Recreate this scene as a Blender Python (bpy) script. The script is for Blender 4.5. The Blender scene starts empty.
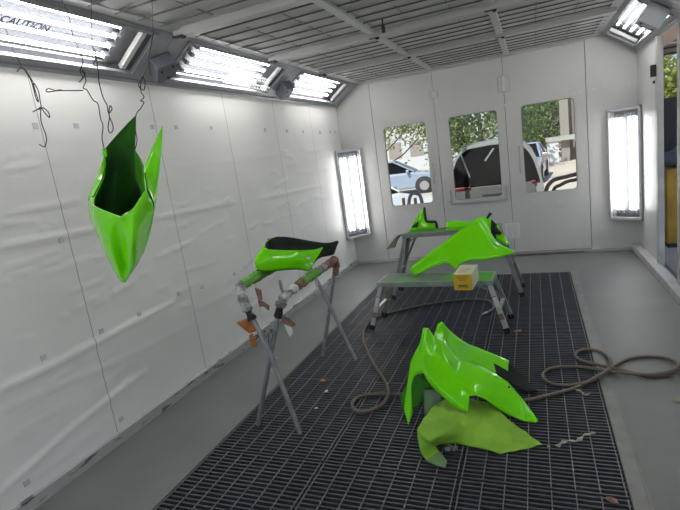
import bpy, bmesh, math, random
import numpy as np
from mathutils import Vector, Matrix
TUBE, EXPO, SKY, SUN = 15.0, 0.5, 2.8, 4.0
NEAR_SIDE = {'a0': (2.07, 3.05, 0.547), 'p0': (2.094, 3.1, 0.525), 'a1': (2.125, 3.1, 0.462), 'a2': (2.194, 3.12, 0.426), 'a3': (2.269, 3.1, 0.323), 'a4': (2.367, 3.08, 0.288), 'a5': (2.468, 3.06, 0.259), 'a6': (2.594, 3.02, 0.187), 'a7': (2.667, 2.99, 0.104), 'b0': (2.079, 2.88, 0.298), 'b1': (2.116, 2.85, 0.238), 'b2': (2.187, 2.8, 0.199), 'b3': (2.289, 2.74, 0.146), 'b4': (2.372, 2.71, 0.132), 'b5': (2.377, 2.77, 0.211), 'b6': (2.417, 2.78, 0.215), 'b7': (2.471, 2.8, 0.181), 'b8': (2.585, 2.86, 0.048), 'b9': (2.687, 2.86, 0.009), 'm0': (2.09, 2.95, 0.428), 'm1': (2.146, 2.95, 0.394), 'm2': (2.231, 2.93, 0.356), 'm3': (2.295, 2.89, 0.287), 'm4': (2.376, 2.88, 0.261), 'm5': (2.475, 2.9, 0.221), 'm6': (2.587, 2.92, 0.121), 'm7': (2.678, 2.93, 0.045), 'c0': (2.046, 2.99, 0.45), 'c1': (1.983, 2.95, 0.353), 'c2': (1.962, 2.89, 0.223), 'c3': (1.937, 2.81, 0.066), 'c5': (2.0, 2.8, 0.047), 'c6': (1.992, 2.83, 0.114), 'c7': (1.986, 2.87, 0.207), 'c8': (2.011, 2.88, 0.274), 'M0': (2.137, 3.2, 0.516), 'M1': (2.166, 3.22, 0.529), 'M2': (2.182, 3.2, 0.474), 'a8': (2.766, 2.848, 0.03), 'b10': (2.75, 2.832, 0.025), 'c4': (1.985, 2.715, 0.01)}
FAR_SIDE = {'T0': (2.166, 3.22, 0.529), 'T1': (2.197, 3.28, 0.442), 'T2': (2.261, 3.33, 0.353), 'T3': (2.309, 3.37, 0.298), 'T4': (2.357, 3.4, 0.263), 'T5': (2.475, 3.43, 0.198), 'T6': (2.58, 3.43, 0.148), 'T7': (2.612, 3.41, 0.107), 'T8': (2.732, 3.31, 0.016), 'm0': (2.177, 3.19, 0.475), 'm1': (2.206, 3.2, 0.397), 'm2': (2.263, 3.24, 0.32), 'm3': (2.317, 3.28, 0.273), 'm4': (2.353, 3.31, 0.246), 'm5': (2.482, 3.35, 0.161), 'm6': (2.574, 3.35, 0.103), 'm7': (2.633, 3.32, 0.066), 'B0': (2.193, 3.125, 0.42), 'B1': (2.215, 3.12, 0.357), 'B2': (2.264, 3.12, 0.299), 'B3': (2.309, 3.16, 0.252), 'B4': (2.354, 3.22, 0.218), 'B5': (2.505, 3.27, 0.116), 'B6': (2.588, 3.25, 0.054), 'B7': (2.69, 3.22, 0.015), 'T9': (2.77, 3.234, 0.02)}
INNER_PANEL = {'a': (1.963, 2.98, 0.205), 'b': (2.024, 3.0, 0.228), 'c': (2.091, 2.98, 0.167), 'd': (2.112, 2.96, 0.075), 'e': (2.047, 2.94, 0.067), 'f': (1.973, 2.94, 0.092), 'g': (1.877, 2.95, 0.073), 'h': (1.904, 2.9, 0.012), 'i': (1.996, 2.9, 0.026)}
PAPER = {'a0': (2.167, 2.832, 0.12), 'a1': (2.227, 2.928, 0.1), 'a2': (2.342, 2.942, 0.1), 'a3': (2.453, 2.903, 0.1), 'a4': (2.526, 2.886, 0.08), 'a5': (2.596, 2.777, 0.06), 'b0': (2.125, 2.683, 0.125), 'b1': (2.232, 2.671, 0.12), 'b2': (2.344, 2.683, 0.115), 'b3': (2.464, 2.736, 0.06), 'b4': (2.569, 2.729, 0.06), 'b5': (2.674, 2.74, 0.03), 'c0': (2.091, 2.515, 0.115), 'c1': (2.193, 2.35, 0.14), 'c2': (2.273, 2.495, 0.125), 'c3': (2.393, 2.67, 0.04), 'c4': (2.542, 2.604, 0.05), 'c5': (2.734, 2.684, 0.015), 'd0': (2.133, 2.402, 0.055), 'd1': (2.199, 2.499, 0.03), 'd2': (2.311, 2.555, 0.012), 'd3': (2.416, 2.543, 0.012), 'd4': (2.561, 2.509, 0.01), 'd5': (2.702, 2.577, 0.01), 'd6': (2.784, 2.63, 0.01), 'e0': (2.175, 2.35, 0.025), 'e1': (2.233, 2.444, 0.035), 'f0': (2.284, 2.325, 0.01), 'f1': (2.29, 2.382, 0.02)}
BIG_PANEL = {'v0': (1.608, 4.61, 0.576), 'v1': (1.658, 4.58, 0.498), 'v2': (1.871, 4.84, 0.726), 'v3': (1.959, 4.78, 0.592), 'v4': (2.043, 4.74, 0.507), 'v5': (2.1, 4.79, 0.563), 'v6': (2.199, 4.83, 0.576), 'v7': (2.257, 4.85, 0.559), 'v8': (2.44, 4.93, 0.557), 'v9': (2.582, 5.0, 0.584), 'v10': (2.403, 5.02, 0.663), 'v11': (2.327, 5.12, 0.806), 'v12': (2.258, 5.22, 0.943), 'e': (2.056, 5.03, 0.838), 'i0': (2.062, 4.88, 0.663), 'i1': (2.195, 4.96, 0.7), 'i2': (2.319, 4.96, 0.65)}
LONG_COVER = {'a0': (1.855, 5.5, 0.868), 'a1': (1.926, 5.52, 0.89), 'a2': (2.083, 5.5, 0.861), 'a3': (2.214, 5.5, 0.867), 'a4': (2.294, 5.48, 0.909), 'a5': (2.358, 5.45, 0.875), 'a6': (2.42, 5.4, 0.817), 'a7': (2.481, 5.3, 0.738), 'a8': (2.548, 5.2, 0.625), 'b0': (1.883, 5.4, 0.832), 'b1': (1.97, 5.4, 0.813), 'b2': (2.115, 5.38, 0.817), 'b3': (2.232, 5.38, 0.808), 'b4': (2.306, 5.36, 0.795), 'b5': (2.356, 5.34, 0.74), 'b6': (2.407, 5.28, 0.682), 'b7': (2.51, 5.18, 0.637), 'peg0': (2.314, 5.47, 0.881), 'peg1': (2.357, 5.45, 0.936)}
FIN = {'a': (1.431, 5.5, 0.803), 'b': (1.484, 5.5, 0.904), 'c': (1.542, 5.52, 0.985), 'd': (1.612, 5.53, 1.054), 'e': (1.626, 5.48, 0.92), 'f': (1.668, 5.46, 0.896), 'g': (1.743, 5.44, 0.888), 'h': (1.758, 5.42, 0.82), 'i': (1.589, 5.44, 0.82), 'k': (1.551, 5.47, 0.916)}
TAIL = {'nb0': (1.012, 2.78, 1.073), 'nm0': (1.012, 2.76, 1.135), 'nt0': (0.991, 2.88, 1.186), 'ft0': (0.981, 3.05, 1.239), 'r0': (1.016, 2.92, 1.205), 'r1': (0.983, 3.02, 1.223), 'r2': (0.986, 3.1, 1.234), 'nb1': (1.07, 2.83, 1.047), 'nm1': (1.076, 2.82, 1.131), 'nt1': (1.07, 2.88, 1.192), 'ft1': (0.991, 3.2, 1.231), 'nb2': (1.121, 2.98, 1.018), 'nm2': (1.145, 2.96, 1.093), 'nt2': (1.124, 3.02, 1.151), 'ft2': (1.016, 3.34, 1.191), 'nb3': (1.18, 3.1, 0.991), 'nm3': (1.207, 3.1, 1.055), 'nt3': (1.197, 3.16, 1.116), 'ft3': (1.057, 3.46, 1.145), 'nb4': (1.22, 3.16, 0.954), 'nm4': (1.235, 3.24, 1.011), 'nt4': (1.246, 3.28, 1.089), 'ft4': (1.121, 3.6, 1.088), 'nt5': (1.276, 3.36, 1.093), 'ft5': (1.175, 3.72, 1.05), 'ft6': (1.209, 3.8, 1.055), 'ft7': (1.218, 3.82, 1.044), 'fb0': (0.971, 3.05, 1.095), 'fb1': (0.983, 3.16, 1.067), 'fb2': (1.009, 3.3, 1.032), 'fb3': (1.051, 3.44, 0.995), 'fb4': (1.11, 3.58, 0.967), 'fb5': (1.157, 3.68, 0.944), 'fb6': (1.18, 3.76, 0.942)}
HANG = {'R0': (1.068, 1.52, 1.731), 'R1': (1.187, 1.43, 1.693), 'R2': (1.307, 1.39, 1.661), 'R3': (1.383, 1.37, 1.64), 'R4': (1.422, 1.41, 1.67), 'R5': (1.44, 1.47, 1.726), 'R7': (1.446, 1.62, 1.969), 'S0': (0.99, 1.57, 1.652), 'L1': (1.004, 1.58, 1.522), 'L2': (1.041, 1.58, 1.403), 'T0': (1.092, 1.56, 1.346), 'T1': (1.122, 1.56, 1.336), 'E1': (1.183, 1.43, 1.629), 'E2': (1.273, 1.4, 1.603), 'C1': (1.322, 1.41, 1.609), 'G1': (1.161, 1.46, 1.524), 'G2': (1.233, 1.43, 1.51), 'C2': (1.227, 1.475, 1.5), 'H1': (1.134, 1.51, 1.418), 'H2': (1.18, 1.49, 1.416), 'C3': (1.152, 1.545, 1.394), 'K1': (1.41, 1.375, 1.547), 'K2': (1.32, 1.56, 1.578), 'K3': (1.226, 1.6, 1.458), 'K4': (1.292, 1.46, 1.428), 'S5': (1.348, 1.6, 1.659), 'S4': (1.274, 1.6, 1.531), 'S6': (1.397, 1.63, 1.839), 'X': (1.393, 1.57, 1.77), 'U0': (1.324, 1.6, 1.816), 'U1': (1.372, 1.62, 1.891), 'W1': (1.072, 1.58, 1.806), 'W2': (1.06, 1.65, 1.881), 'W3': (1.05, 1.68, 1.925), 'V0': (1.147, 1.48, 1.728), 'V1': (1.118, 1.58, 1.805), 'V2': (1.071, 1.65, 1.857), 'TP': (1.159, 1.8, 2.064), 'Q1': (1.135, 1.77, 1.911), 'Q0': (1.055, 1.77, 1.921), 'Qa': (1.064, 1.785, 2.002), 'O1': (1.203, 1.72, 1.863), 'M0': (1.0, 1.7, 1.785), 'M1': (1.032, 1.75, 1.777), 'M2': (1.16, 1.73, 1.81), 'N0': (1.016, 1.6, 1.686), 'N1': (1.008, 1.66, 1.594), 'N2': (1.116, 1.66, 1.585), 'N3': (1.295, 1.6, 1.685), 'BT': (1.113, 1.58, 1.483)}
HOSE = [(2.267, 4.778, 0.02), (2.318, 4.871, 0.013), (2.358, 4.994, 0.013), (2.321, 5.159, 0.013), (2.257, 5.248, 0.013), (2.104, 5.274, 0.013), (1.941, 5.256, 0.013), (1.543, 5.076, 0.013), (1.325, 4.899, 0.013), (1.163, 4.742, 0.013), (1.12, 4.486, 0.013), (1.199, 4.136, 0.013), (1.425, 3.671, 0.013), (1.602, 3.382, 0.013), (1.702, 3.207, 0.013), (1.758, 3.047, 0.036), (1.742, 2.937, 0.013), (1.681, 2.848, 0.013), (1.6, 2.824, 0.013), (1.537, 2.884, 0.013), (1.517, 2.973, 0.013), (1.562, 3.045, 0.013), (1.669, 3.08, 0.013), (1.797, 3.087, 0.013), (1.947, 3.082, 0.013), (2.339, 3.019, 0.013), (2.679, 3.107, 0.013), (2.809, 3.183, 0.013), (2.999, 3.314, 0.013), (3.102, 3.433, 0.013), (3.192, 3.521, 0.03), (3.25, 3.637, 0.03), (3.263, 3.795, 0.02), (3.218, 3.926, 0.013), (3.139, 3.96, 0.013), (3.064, 3.918, 0.013), (3.04, 3.823, 0.013), (3.084, 3.737, 0.013), (3.168, 3.643, 0.036), (3.256, 3.584, 0.04), (3.366, 3.586, 0.013), (3.476, 3.535, 0.013), (3.579, 3.559, 0.013), (3.657, 3.625, 0.036), (3.672, 3.742, 0.03), (3.621, 3.842, 0.013), (3.524, 3.857, 0.013), (3.416, 3.82, 0.013), (3.327, 3.737, 0.013), (3.242, 3.575, 0.04), (3.181, 3.472, 0.046), (3.084, 3.371, 0.036), (2.984, 3.355, 0.013), (2.877, 3.352, 0.013), (2.814, 3.413, 0.013), (2.803, 3.498, 0.013), (2.846, 3.591, 0.013), (2.936, 3.635, 0.013), (3.069, 3.639, 0.013), (3.181, 3.588, 0.02), (3.309, 3.527, 0.036), (3.472, 3.511, 0.036), (3.587, 3.516, 0.06), (3.682, 3.706, 0.013)]
WIRE_A = [(0.894, 1.5, 2.696), (0.855, 1.5, 2.486), (0.896, 1.5, 2.29)]
WIRE_A2 = [(0.863, 1.5, 2.277), (0.899, 1.5, 2.29), (0.926, 1.5, 2.249), (0.94, 1.5, 2.223), (0.923, 1.5, 2.257), (0.901, 1.5, 2.287), (0.931, 1.5, 2.232), (0.934, 1.5, 2.16), (0.944, 1.5, 2.146), (0.939, 1.5, 2.219), (0.957, 1.5, 2.188), (0.954, 1.5, 2.148), (0.948, 1.5, 2.117), (0.917, 1.5, 2.114), (0.896, 1.5, 2.11), (0.93, 1.5, 2.116), (0.949, 1.5, 2.119), (0.964, 1.5, 2.094), (0.983, 1.5, 2.073), (0.983, 1.5, 2.097), (0.951, 1.5, 2.117), (0.93, 1.5, 2.067), (0.937, 1.5, 2.013), (0.932, 1.5, 1.985), (0.912, 1.5, 1.963), (0.886, 1.5, 1.977)]
WIRE_B = [(1.054, 1.62, 2.652), (1.07, 1.62, 2.534), (1.087, 1.62, 2.484), (1.088, 1.62, 2.452), (1.083, 1.62, 2.411), (1.09, 1.62, 2.374), (1.105, 1.62, 2.315)]
WIRE_B2 = [(1.084, 1.64, 2.322), (1.085, 1.64, 2.29), (1.057, 1.64, 2.259), (1.066, 1.64, 2.233), (1.037, 1.64, 2.217), (1.08, 1.64, 2.238), (1.069, 1.64, 2.261), (1.079, 1.64, 2.218), (1.052, 1.64, 2.19), (1.071, 1.64, 2.178), (1.092, 1.64, 2.133), (1.115, 1.64, 2.112), (1.111, 1.64, 2.054), (1.115, 1.64, 2.02), (1.094, 1.64, 1.972), (1.092, 1.64, 1.921)]
WIRE_C = [(1.276, 1.6, 2.607), (1.243, 1.6, 2.488), (1.195, 1.6, 2.325)]
WIRE_C2 = [(1.195, 1.6, 2.325), (1.207, 1.6, 2.284), (1.181, 1.6, 2.258), (1.2, 1.6, 2.247), (1.202, 1.6, 2.277), (1.204, 1.6, 2.312), (1.198, 1.6, 2.231), (1.189, 1.6, 2.186), (1.192, 1.6, 2.125), (1.204, 1.6, 2.091), (1.203, 1.6, 2.059), (1.226, 1.6, 2.071), (1.219, 1.6, 2.085), (1.203, 1.6, 2.051), (1.211, 1.6, 2.013), (1.206, 1.6, 1.989), (1.186, 1.6, 1.98), (1.183, 1.6, 2.005), (1.202, 1.6, 2.039), (1.203, 1.6, 2.059)]
WIRE_D = [(1.081, 1.61, 2.172), (1.007, 1.61, 2.185), (0.95, 1.61, 2.195), (0.92, 1.61, 2.199), (0.877, 1.61, 2.202), (0.868, 1.61, 2.211), (0.888, 1.61, 2.214), (0.921, 1.61, 2.201), (0.951, 1.61, 2.198), (0.973, 1.61, 2.19)]
WIRE_E = [(1.402, 1.8, 2.612), (1.375, 1.8, 2.502), (1.347, 1.8, 2.377)]
WIRE_E2 = [(1.347, 1.8, 2.377), (1.301, 1.8, 2.296), (1.245, 1.8, 2.219), (1.214, 1.8, 2.195), (1.214, 1.8, 2.173), (1.234, 1.8, 2.161), (1.248, 1.8, 2.189), (1.239, 1.8, 2.22), (1.215, 1.8, 2.164), (1.226, 1.8, 2.132), (1.202, 1.8, 2.119), (1.22, 1.8, 2.111), (1.196, 1.8, 2.089), (1.159, 1.8, 2.064), (1.138, 1.8, 2), (1.134, 1.8, 1.955), (1.109, 1.8, 1.913)]
WIRE_W = [(0.941, 2.7, 0.662), (0.98, 2.7, 0.692), (0.997, 2.7, 0.655), (0.959, 2.7, 0.625), (1.012, 2.7, 0.648), (1.043, 2.7, 0.685), (1.054, 2.7, 0.655), (1.017, 2.7, 0.633), (1.068, 2.7, 0.648), (1.098, 2.7, 0.678), (1.099, 2.7, 0.641), (1.048, 2.7, 0.626)]
# ---------------------------------------------------------------- helpers
COL = bpy.context.scene.collection
PI = math.pi
W, D, ZC, Z1, X1 = 4.087, 7.365, 2.831, 2.545, 0.402

def link(o, parent=None):
    COL.objects.link(o)
    if parent is not None: o.parent = parent
    return o
def tag(o, label=None, cat=None, group=None, kind=None):
    if label: o['label'] = label
    if cat: o['category'] = cat
    if group: o['group'] = group
    if kind: o['kind'] = kind
    return o
def empty(name, loc=(0, 0, 0), mat=None):
    o = bpy.data.objects.new(name, None)
    o.empty_display_size = 0.05
    COL.objects.link(o)
    if mat is not None: o.matrix_world = mat
    else: o.location = loc
    return o
class MB:
    def __init__(s): s.bm = bmesh.new(); s.mi = 0
    def _set(s, faces):
        for f in faces: f.material_index = s.mi
    def box(s, c, d, rot=None):
        v = []
        M = rot if rot is not None else Matrix.Identity(3)
        for sx in (-.5, .5):
            for sy in (-.5, .5):
                for sz in (-.5, .5):
                    v.append(s.bm.verts.new(Vector(c) + M @ Vector((sx*d[0], sy*d[1], sz*d[2]))))
        for q in ((0,1,3,2),(4,6,7,5),(0,4,5,1),(2,3,7,6),(0,2,6,4),(1,5,7,3)):
            f = s.bm.faces.new([v[i] for i in q]); f.material_index = s.mi
        return s
    def b2(s, x0, x1, y0, y1, z0, z1):
        return s.box(((x0+x1)/2, (y0+y1)/2, (z0+z1)/2), (x1-x0, y1-y0, z1-z0))
    def bar(s, p, q, w, h, up=(0, 0, 1)):
        p, q = Vector(p), Vector(q); d = (q-p); L = d.length; d.normalize()
        x = d.cross(Vector(up)); x.normalize(); z = x.cross(d)
        M = Matrix((x, d, z)).transposed()
        return s.box((p+q)/2, (w, L, h), M)
    def tube(s, pts, r, n=10, cap=True):
        pts = [Vector(p) for p in pts]; rings = []
        rr = r if isinstance(r, (list, tuple)) else [r]*len(pts)
        up = None
        for i, p in enumerate(pts):
            t = (pts[min(i+1, len(pts)-1)] - pts[max(i-1, 0)])
            if t.length < 1e-9: t = Vector((0, 0, 1))
            t.normalize()
            if up is None: up = t.orthogonal().normalized()
            up = up - t*up.dot(t)
            if up.length < 1e-6: up = t.orthogonal()
            up.normalize(); b = t.cross(up)
            rings.append([s.bm.verts.new(p + (up*math.cos(a) + b*math.sin(a))*rr[i]) for a in [2*PI*k/n for k in range(n)]])
        fs = []
        for a, b in zip(rings, rings[1:]):
            for k in range(n): fs.append(s.bm.faces.new((a[k], a[(k+1) % n], b[(k+1) % n], b[k])))
        if cap:
            fs.append(s.bm.faces.new(rings[0][::-1])); fs.append(s.bm.faces.new(rings[-1]))
        s._set(fs); return s
    def poly(s, pts):
        f = s.bm.faces.new([s.bm.verts.new(p) for p in pts]); f.material_index = s.mi; return s
    def prism(s, pts, vec):
        a = [s.bm.verts.new(p) for p in pts]; b = [s.bm.verts.new(Vector(p)+Vector(vec)) for p in pts]
        fs = [s.bm.faces.new(a[::-1]), s.bm.faces.new(b)]
        for i in range(len(a)):
            j = (i+1) % len(a); fs.append(s.bm.faces.new((a[i], a[j], b[j], b[i])))
        s._set(fs); return s
    def build(s, name, mats, parent=None, smooth=None, bevel=None, loc=None):
        bmesh.ops.recalc_face_normals(s.bm, faces=s.bm.faces[:])
        me = bpy.data.meshes.new(name); s.bm.to_mesh(me); s.bm.free()
        for m in (mats if isinstance(mats, (list, tuple)) else [mats]): me.materials.append(m)
        o = link(bpy.data.objects.new(name, me), parent)
        if loc: o.location = loc
        if smooth is not None: shade(me, smooth)
        if bevel:
            md = o.modifiers.new('bevel', 'BEVEL'); md.width = bevel; md.segments = 2; md.limit_method = 'ANGLE'
        return o
def build_each(mb, name, mats, parent=None, smooth=None, bevel=None):
    left = set(mb.bm.verts); out = []
    while left:
        st_ = [left.pop()]; isl = set(st_)
        while st_:
            v = st_.pop()
            for e in v.link_edges:
                w = e.other_vert(v)
                if w not in isl: isl.add(w); left.discard(w); st_.append(w)
        q = MB(); mp = {v: q.bm.verts.new(v.co) for v in isl}
        for f in {f for v in isl for f in v.link_faces}: q.bm.faces.new([mp[v] for v in f.verts])
        out.append(q.build(name, mats, parent, smooth, bevel))
    mb.bm.free(); return out
def shade(me, ang=35):
    me.polygons.foreach_set('use_smooth', [True]*len(me.polygons))
    try: me.set_sharp_from_angle(angle=math.radians(ang))
    except Exception: pass
def smooth_path(pts, n=6):
    pts = [Vector(p) for p in pts]; out = []
    for i in range(len(pts)-1):
        p0, p1, p2, p3 = pts[max(i-1, 0)], pts[i], pts[i+1], pts[min(i+2, len(pts)-1)]
        for k in range(n):
            t = k/n
            out.append(0.5*((2*p1) + (p2-p0)*t + (2*p0-5*p1+4*p2-p3)*t*t + (3*p1-p0-3*p2+p3)*t**3))
    out.append(pts[-1]); return out
def raw(name, verts, faces, mats, parent=None, smooth=None, fmats=None):
    me = bpy.data.meshes.new(name); me.from_pydata(verts, [], faces)
    for m in (mats if isinstance(mats, (list, tuple)) else [mats]): me.materials.append(m)
    if fmats is not None: me.polygons.foreach_set('material_index', fmats)
    me.update(); o = link(bpy.data.objects.new(name, me), parent)
    if smooth is not None: shade(me, smooth)
    return o
def cage(name, V, faces, mats, parent=None, out=(0, -1, 0), thick=.005, lev=2, crease=(), vcrease=(), keep=1.0, inner=None, fm=None, base=0.0, rim=0.0):
    """a moulded panel: control cage > subdivision > real wall thickness"""
    bm = bmesh.new(); vs = {k: bm.verts.new(p) for k, p in V.items() if any(k in f.split() for f in faces)}
    for i, f in enumerate(faces):
        fc = bm.faces.new([vs[k] for k in f.split()])
        if fm: fc.material_index = fm[i]
    bmesh.ops.recalc_face_normals(bm, faces=bm.faces[:])
    s = Vector((0, 0, 0))
    for f in bm.faces: s += f.normal*f.calc_area()
    if s.dot(Vector(out)) < 0: bmesh.ops.reverse_faces(bm, faces=bm.faces[:])
    bm.verts.index_update(); ids = {k: v.index for k, v in vs.items()}
    me = bpy.data.meshes.new(name); bm.to_mesh(me); bm.free()
    for m in mats: me.materials.append(m)
    if crease or base or rim:
        at = me.attributes.new('crease_edge', 'FLOAT', 'EDGE')
        es = {tuple(sorted((ids[a], ids[b]))): c for a, b, c in crease}
        cnt = {}
        for pl_ in me.polygons:
            for k_ in pl_.edge_keys: cnt[k_] = cnt.get(k_, 0)+1
        for e in me.edges:
            k_ = tuple(sorted(e.vertices)); at.data[e.index].value = es.get(k_, rim if cnt.get(k_, 0) < 2 else base)
    if vcrease:
        at = me.attributes.new('crease_vert', 'FLOAT', 'POINT')
        for k in vcrease: at.data[ids[k]].value = keep
    me.polygons.foreach_set('use_smooth', [True]*len(me.polygons))
    o = link(bpy.data.objects.new(name, me), parent)
    md = o.modifiers.new('sub', 'SUBSURF'); md.levels = md.render_levels = lev
    md = o.modifiers.new('wall', 'SOLIDIFY'); md.thickness = thick; md.offset = -1
    if inner is not None: md.material_offset = inner
    md.use_rim = True
    return o

# ---------------------------------------------------------------- materials
def mat(name, col, rough=.5, metal=0, coat=0, var=0, vscale=8, bump=0, bscale=40, stretch=(1, 1, 1), emit=None, estr=0, col2=None, spec=.5, thresh=None, coatr=.05):
    m = bpy.data.materials.new(name); m.use_nodes = True; nt = m.node_tree; N = nt.nodes; L = nt.links
    b = N['Principled BSDF']
    b.inputs['Base Color'].default_value = (*col, 1); b.inputs['Roughness'].default_value = rough
    b.inputs['Metallic'].default_value = metal; b.inputs['Coat Weight'].default_value = coat
    b.inputs['Coat Roughness'].default_value = coatr; b.inputs['Specular IOR Level'].default_value = spec
    if emit: b.inputs['Emission Color'].default_value = (*emit, 1); b.inputs['Emission Strength'].default_value = estr
    if var or bump or col2:
        tc = N.new('ShaderNodeTexCoord'); mp = N.new('ShaderNodeMapping'); mp.inputs['Scale'].default_value = stretch
        L.new(tc.outputs['Object'], mp.inputs['Vector'])
    if var or col2:
        nz = N.new('ShaderNodeTexNoise'); nz.inputs['Scale'].default_value = vscale; nz.inputs['Detail'].default_value = 5
        L.new(mp.outputs[0], nz.inputs['Vector'])
        rp = N.new('ShaderNodeValToRGB'); L.new(nz.outputs['Fac'], rp.inputs['Fac'])
        lo, hi = thresh if thresh else (.3, .7)
        rp.color_ramp.elements[0].position = lo; rp.color_ramp.elements[1].position = hi
        c2 = col2 if col2 else tuple(c*(1-var) for c in col)
        rp.color_ramp.elements[0].color = (*c2, 1); rp.color_ramp.elements[1].color = (*col, 1)
        L.new(rp.outputs['Color'], b.inputs['Base Color'])
    if bump:
        n2 = N.new('ShaderNodeTexNoise'); n2.inputs['Scale'].default_value = bscale; n2.inputs['Detail'].default_value = 4
        L.new(mp.outputs[0], n2.inputs['Vector'])
        bp = N.new('ShaderNodeBump'); bp.inputs['Strength'].default_value = bump; bp.inputs['Distance'].default_value = .01
        L.new(n2.outputs['Fac'], bp.inputs['Height']); L.new(bp.outputs[0], b.inputs['Normal'])
    return m
def glassmat(name, fac, tint=(1, 1, 1)):
    m = bpy.data.materials.new(name); m.use_nodes = True; nt = m.node_tree; N = nt.nodes; L = nt.links
    N.remove(N['Principled BSDF'])
    t = N.new('ShaderNodeBsdfTransparent'); t.inputs[0].default_value = (*tint, 1)
    g = N.new('ShaderNodeBsdfGlossy'); g.inputs['Roughness'].default_value = .03
    x = N.new('ShaderNodeMixShader'); x.inputs[0].default_value = fac
    L.new(t.outputs[0], x.inputs[1]); L.new(g.outputs[0], x.inputs[2]); L.new(x.outputs[0], N['Material Output'].inputs['Surface'])
    return m
M = {}
M['green'] = mat('gloss_green_paint', (.18, .80, .0), .5, coat=.75, coatr=.03, spec=.05)
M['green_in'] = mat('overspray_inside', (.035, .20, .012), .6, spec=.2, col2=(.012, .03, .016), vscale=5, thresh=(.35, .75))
M['black_in'] = mat('bare_black_plastic', (.014, .026, .018), .6, spec=.2, col2=(.008, .012, .012), vscale=6)
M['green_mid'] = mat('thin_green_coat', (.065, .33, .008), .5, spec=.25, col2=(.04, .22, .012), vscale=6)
M['paper'] = mat('oversprayed_paper', (.28, .55, .04), .75, col2=(.20, .42, .03), vscale=6, thresh=(.35, .62), bump=.35, bscale=9)
M['paper_grey'] = mat('bare_masking_paper', (.22, .27, .22), .8, col2=(.13, .26, .06), vscale=7, bump=.4, bscale=14)
M['black'] = mat('black_rubber', (.012, .012, .013), .6)
M['conc'] = mat('painted_concrete', (.195, .206, .197), .5, col2=(.155, .164, .156), vscale=1.6, bump=.12, bscale=60)
M['grate'] = mat('dark_galvanised_steel', (.085, .088, .106), .45, metal=.0, var=.35, vscale=14)
M['pit'] = mat('dark_pit', (.02, .02, .022), .9)  # near-black: the dark under the grating is put into this colour
M['strip'] = mat('steel_edge_angle', (.27, .27, .26), .55, metal=.2, var=.25, vscale=9)
M['white'] = mat('white_panel_paint', (.58, .577, .565), .45, var=.06, vscale=2.2, bump=.05, bscale=6)
M['whitedoor'] = mat('white_door_film', (.58, .577, .565), .42, var=.07, vscale=2.0, bump=.12, bscale=3.2, stretch=(1, 1, .5))
M['slope'] = mat('grey_slope_panel', (.36, .375, .41), .4, var=.05, vscale=3)
M['frame'] = mat('grey_frame_metal', (.36, .375, .40), .4, metal=.3)
M['tray'] = mat('reflector_grey', (.075, .078, .09), .6, spec=.1)
M['tray2'] = mat('reflector_light', (.24, .25, .28), .5, spec=.2)
M['framelight'] = mat('pale_frame_metal', (.58, .59, .61), .4, metal=.2)
M['tube'] = mat('lit_fluorescent_tube', (1, 1, 1), .3, emit=(1.0, .995, .975), estr=TUBE)
M['tube_low'] = mat('lit_upright_tube', (1, 1, 1), .3, emit=(1.0, .995, .975), estr=TUBE*.6)
M['holder'] = mat('lamp_holder', (.34, .37, .40), .5)
M['glass'] = glassmat('cover_glass', .05)
M['winglass'] = glassmat('window_glass', .015, (.95, .97, .96))
M['beam'] = mat('grey_ceiling_beam', (.46, .465, .47), .5, var=.08, vscale=3)
M['filter'] = mat('white_filter_blanket', (.55, .55, .545), .9, var=.14, vscale=5, bump=.5, bscale=22)
M['wire'] = mat('dark_wire', (.035, .035, .04), .5, metal=.3)
M['gridwire'] = mat('grid_wire', (.09, .09, .095), .5, metal=.2)
M['jbox'] = mat('grey_box_paint', (.15, .165, .20), .5, var=.15, vscale=12)
M['deck2'] = mat('green_deck_overspray', (.09, .47, .012), .5, col2=(.17, .27, .11), vscale=4.0, thresh=(.38, .6))
M['boxlight'] = mat('light_grey_box_paint', (.36, .375, .41), .5)
M['alu'] = mat('brushed_aluminium', (.60, .62, .60), .38, metal=.55, var=.2, vscale=12)
M['alud'] = mat('oversprayed_aluminium', (.36, .44, .37), .5, metal=.4, var=.3, vscale=9)
M['aludark'] = mat('dull_grey_aluminium', (.30, .305, .30), .5, metal=.3, var=.3, vscale=10)
M['deck'] = mat('deck_overspray', (.07, .50, .008), .45, col2=(.17, .22, .16), vscale=3.0, thresh=(.40, .62))
_n = M['deck'].node_tree; _s = _n.nodes.new('ShaderNodeSeparateXYZ'); _t = [x for x in _n.nodes if x.type == 'TEX_COORD'][0]; _r = [x for x in _n.nodes if x.type == 'VALTORGB'][0]; _z = [x for x in _n.nodes if x.type == 'TEX_NOISE'][0]
_n.links.new(_t.outputs['Object'], _s.inputs[0]); _m = _n.nodes.new('ShaderNodeMath'); _m.operation = 'MULTIPLY_ADD'; _m.inputs[1].default_value = .38
_n.links.new(_s.outputs['X'], _m.inputs[0]); _n.links.new(_z.outputs['Fac'], _m.inputs[2]); _n.links.new(_m.outputs[0], _r.inputs['Fac'])
M['steel'] = mat('grey_tube_steel', (.34, .345, .37), .45, metal=.3, var=.3, vscale=18)
M['wrap'] = mat('masking_tape_wrap', (.55, .55, .53), .7, col2=(.16, .17, .17), vscale=16, bump=1.0, bscale=45, thresh=(.42, .58))
M['wrapgreen'] = mat('green_sprayed_wrap', (.10, .42, .02), .65, col2=(.22, .27, .15), vscale=12, bump=.9, bscale=40, thresh=(.35, .55))
M['wrapbrown'] = mat('brown_tape_wrap', (.36, .15, .09), .7, col2=(.11, .085, .075), vscale=18, bump=1.0, bscale=45, thresh=(.4, .6))
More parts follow.
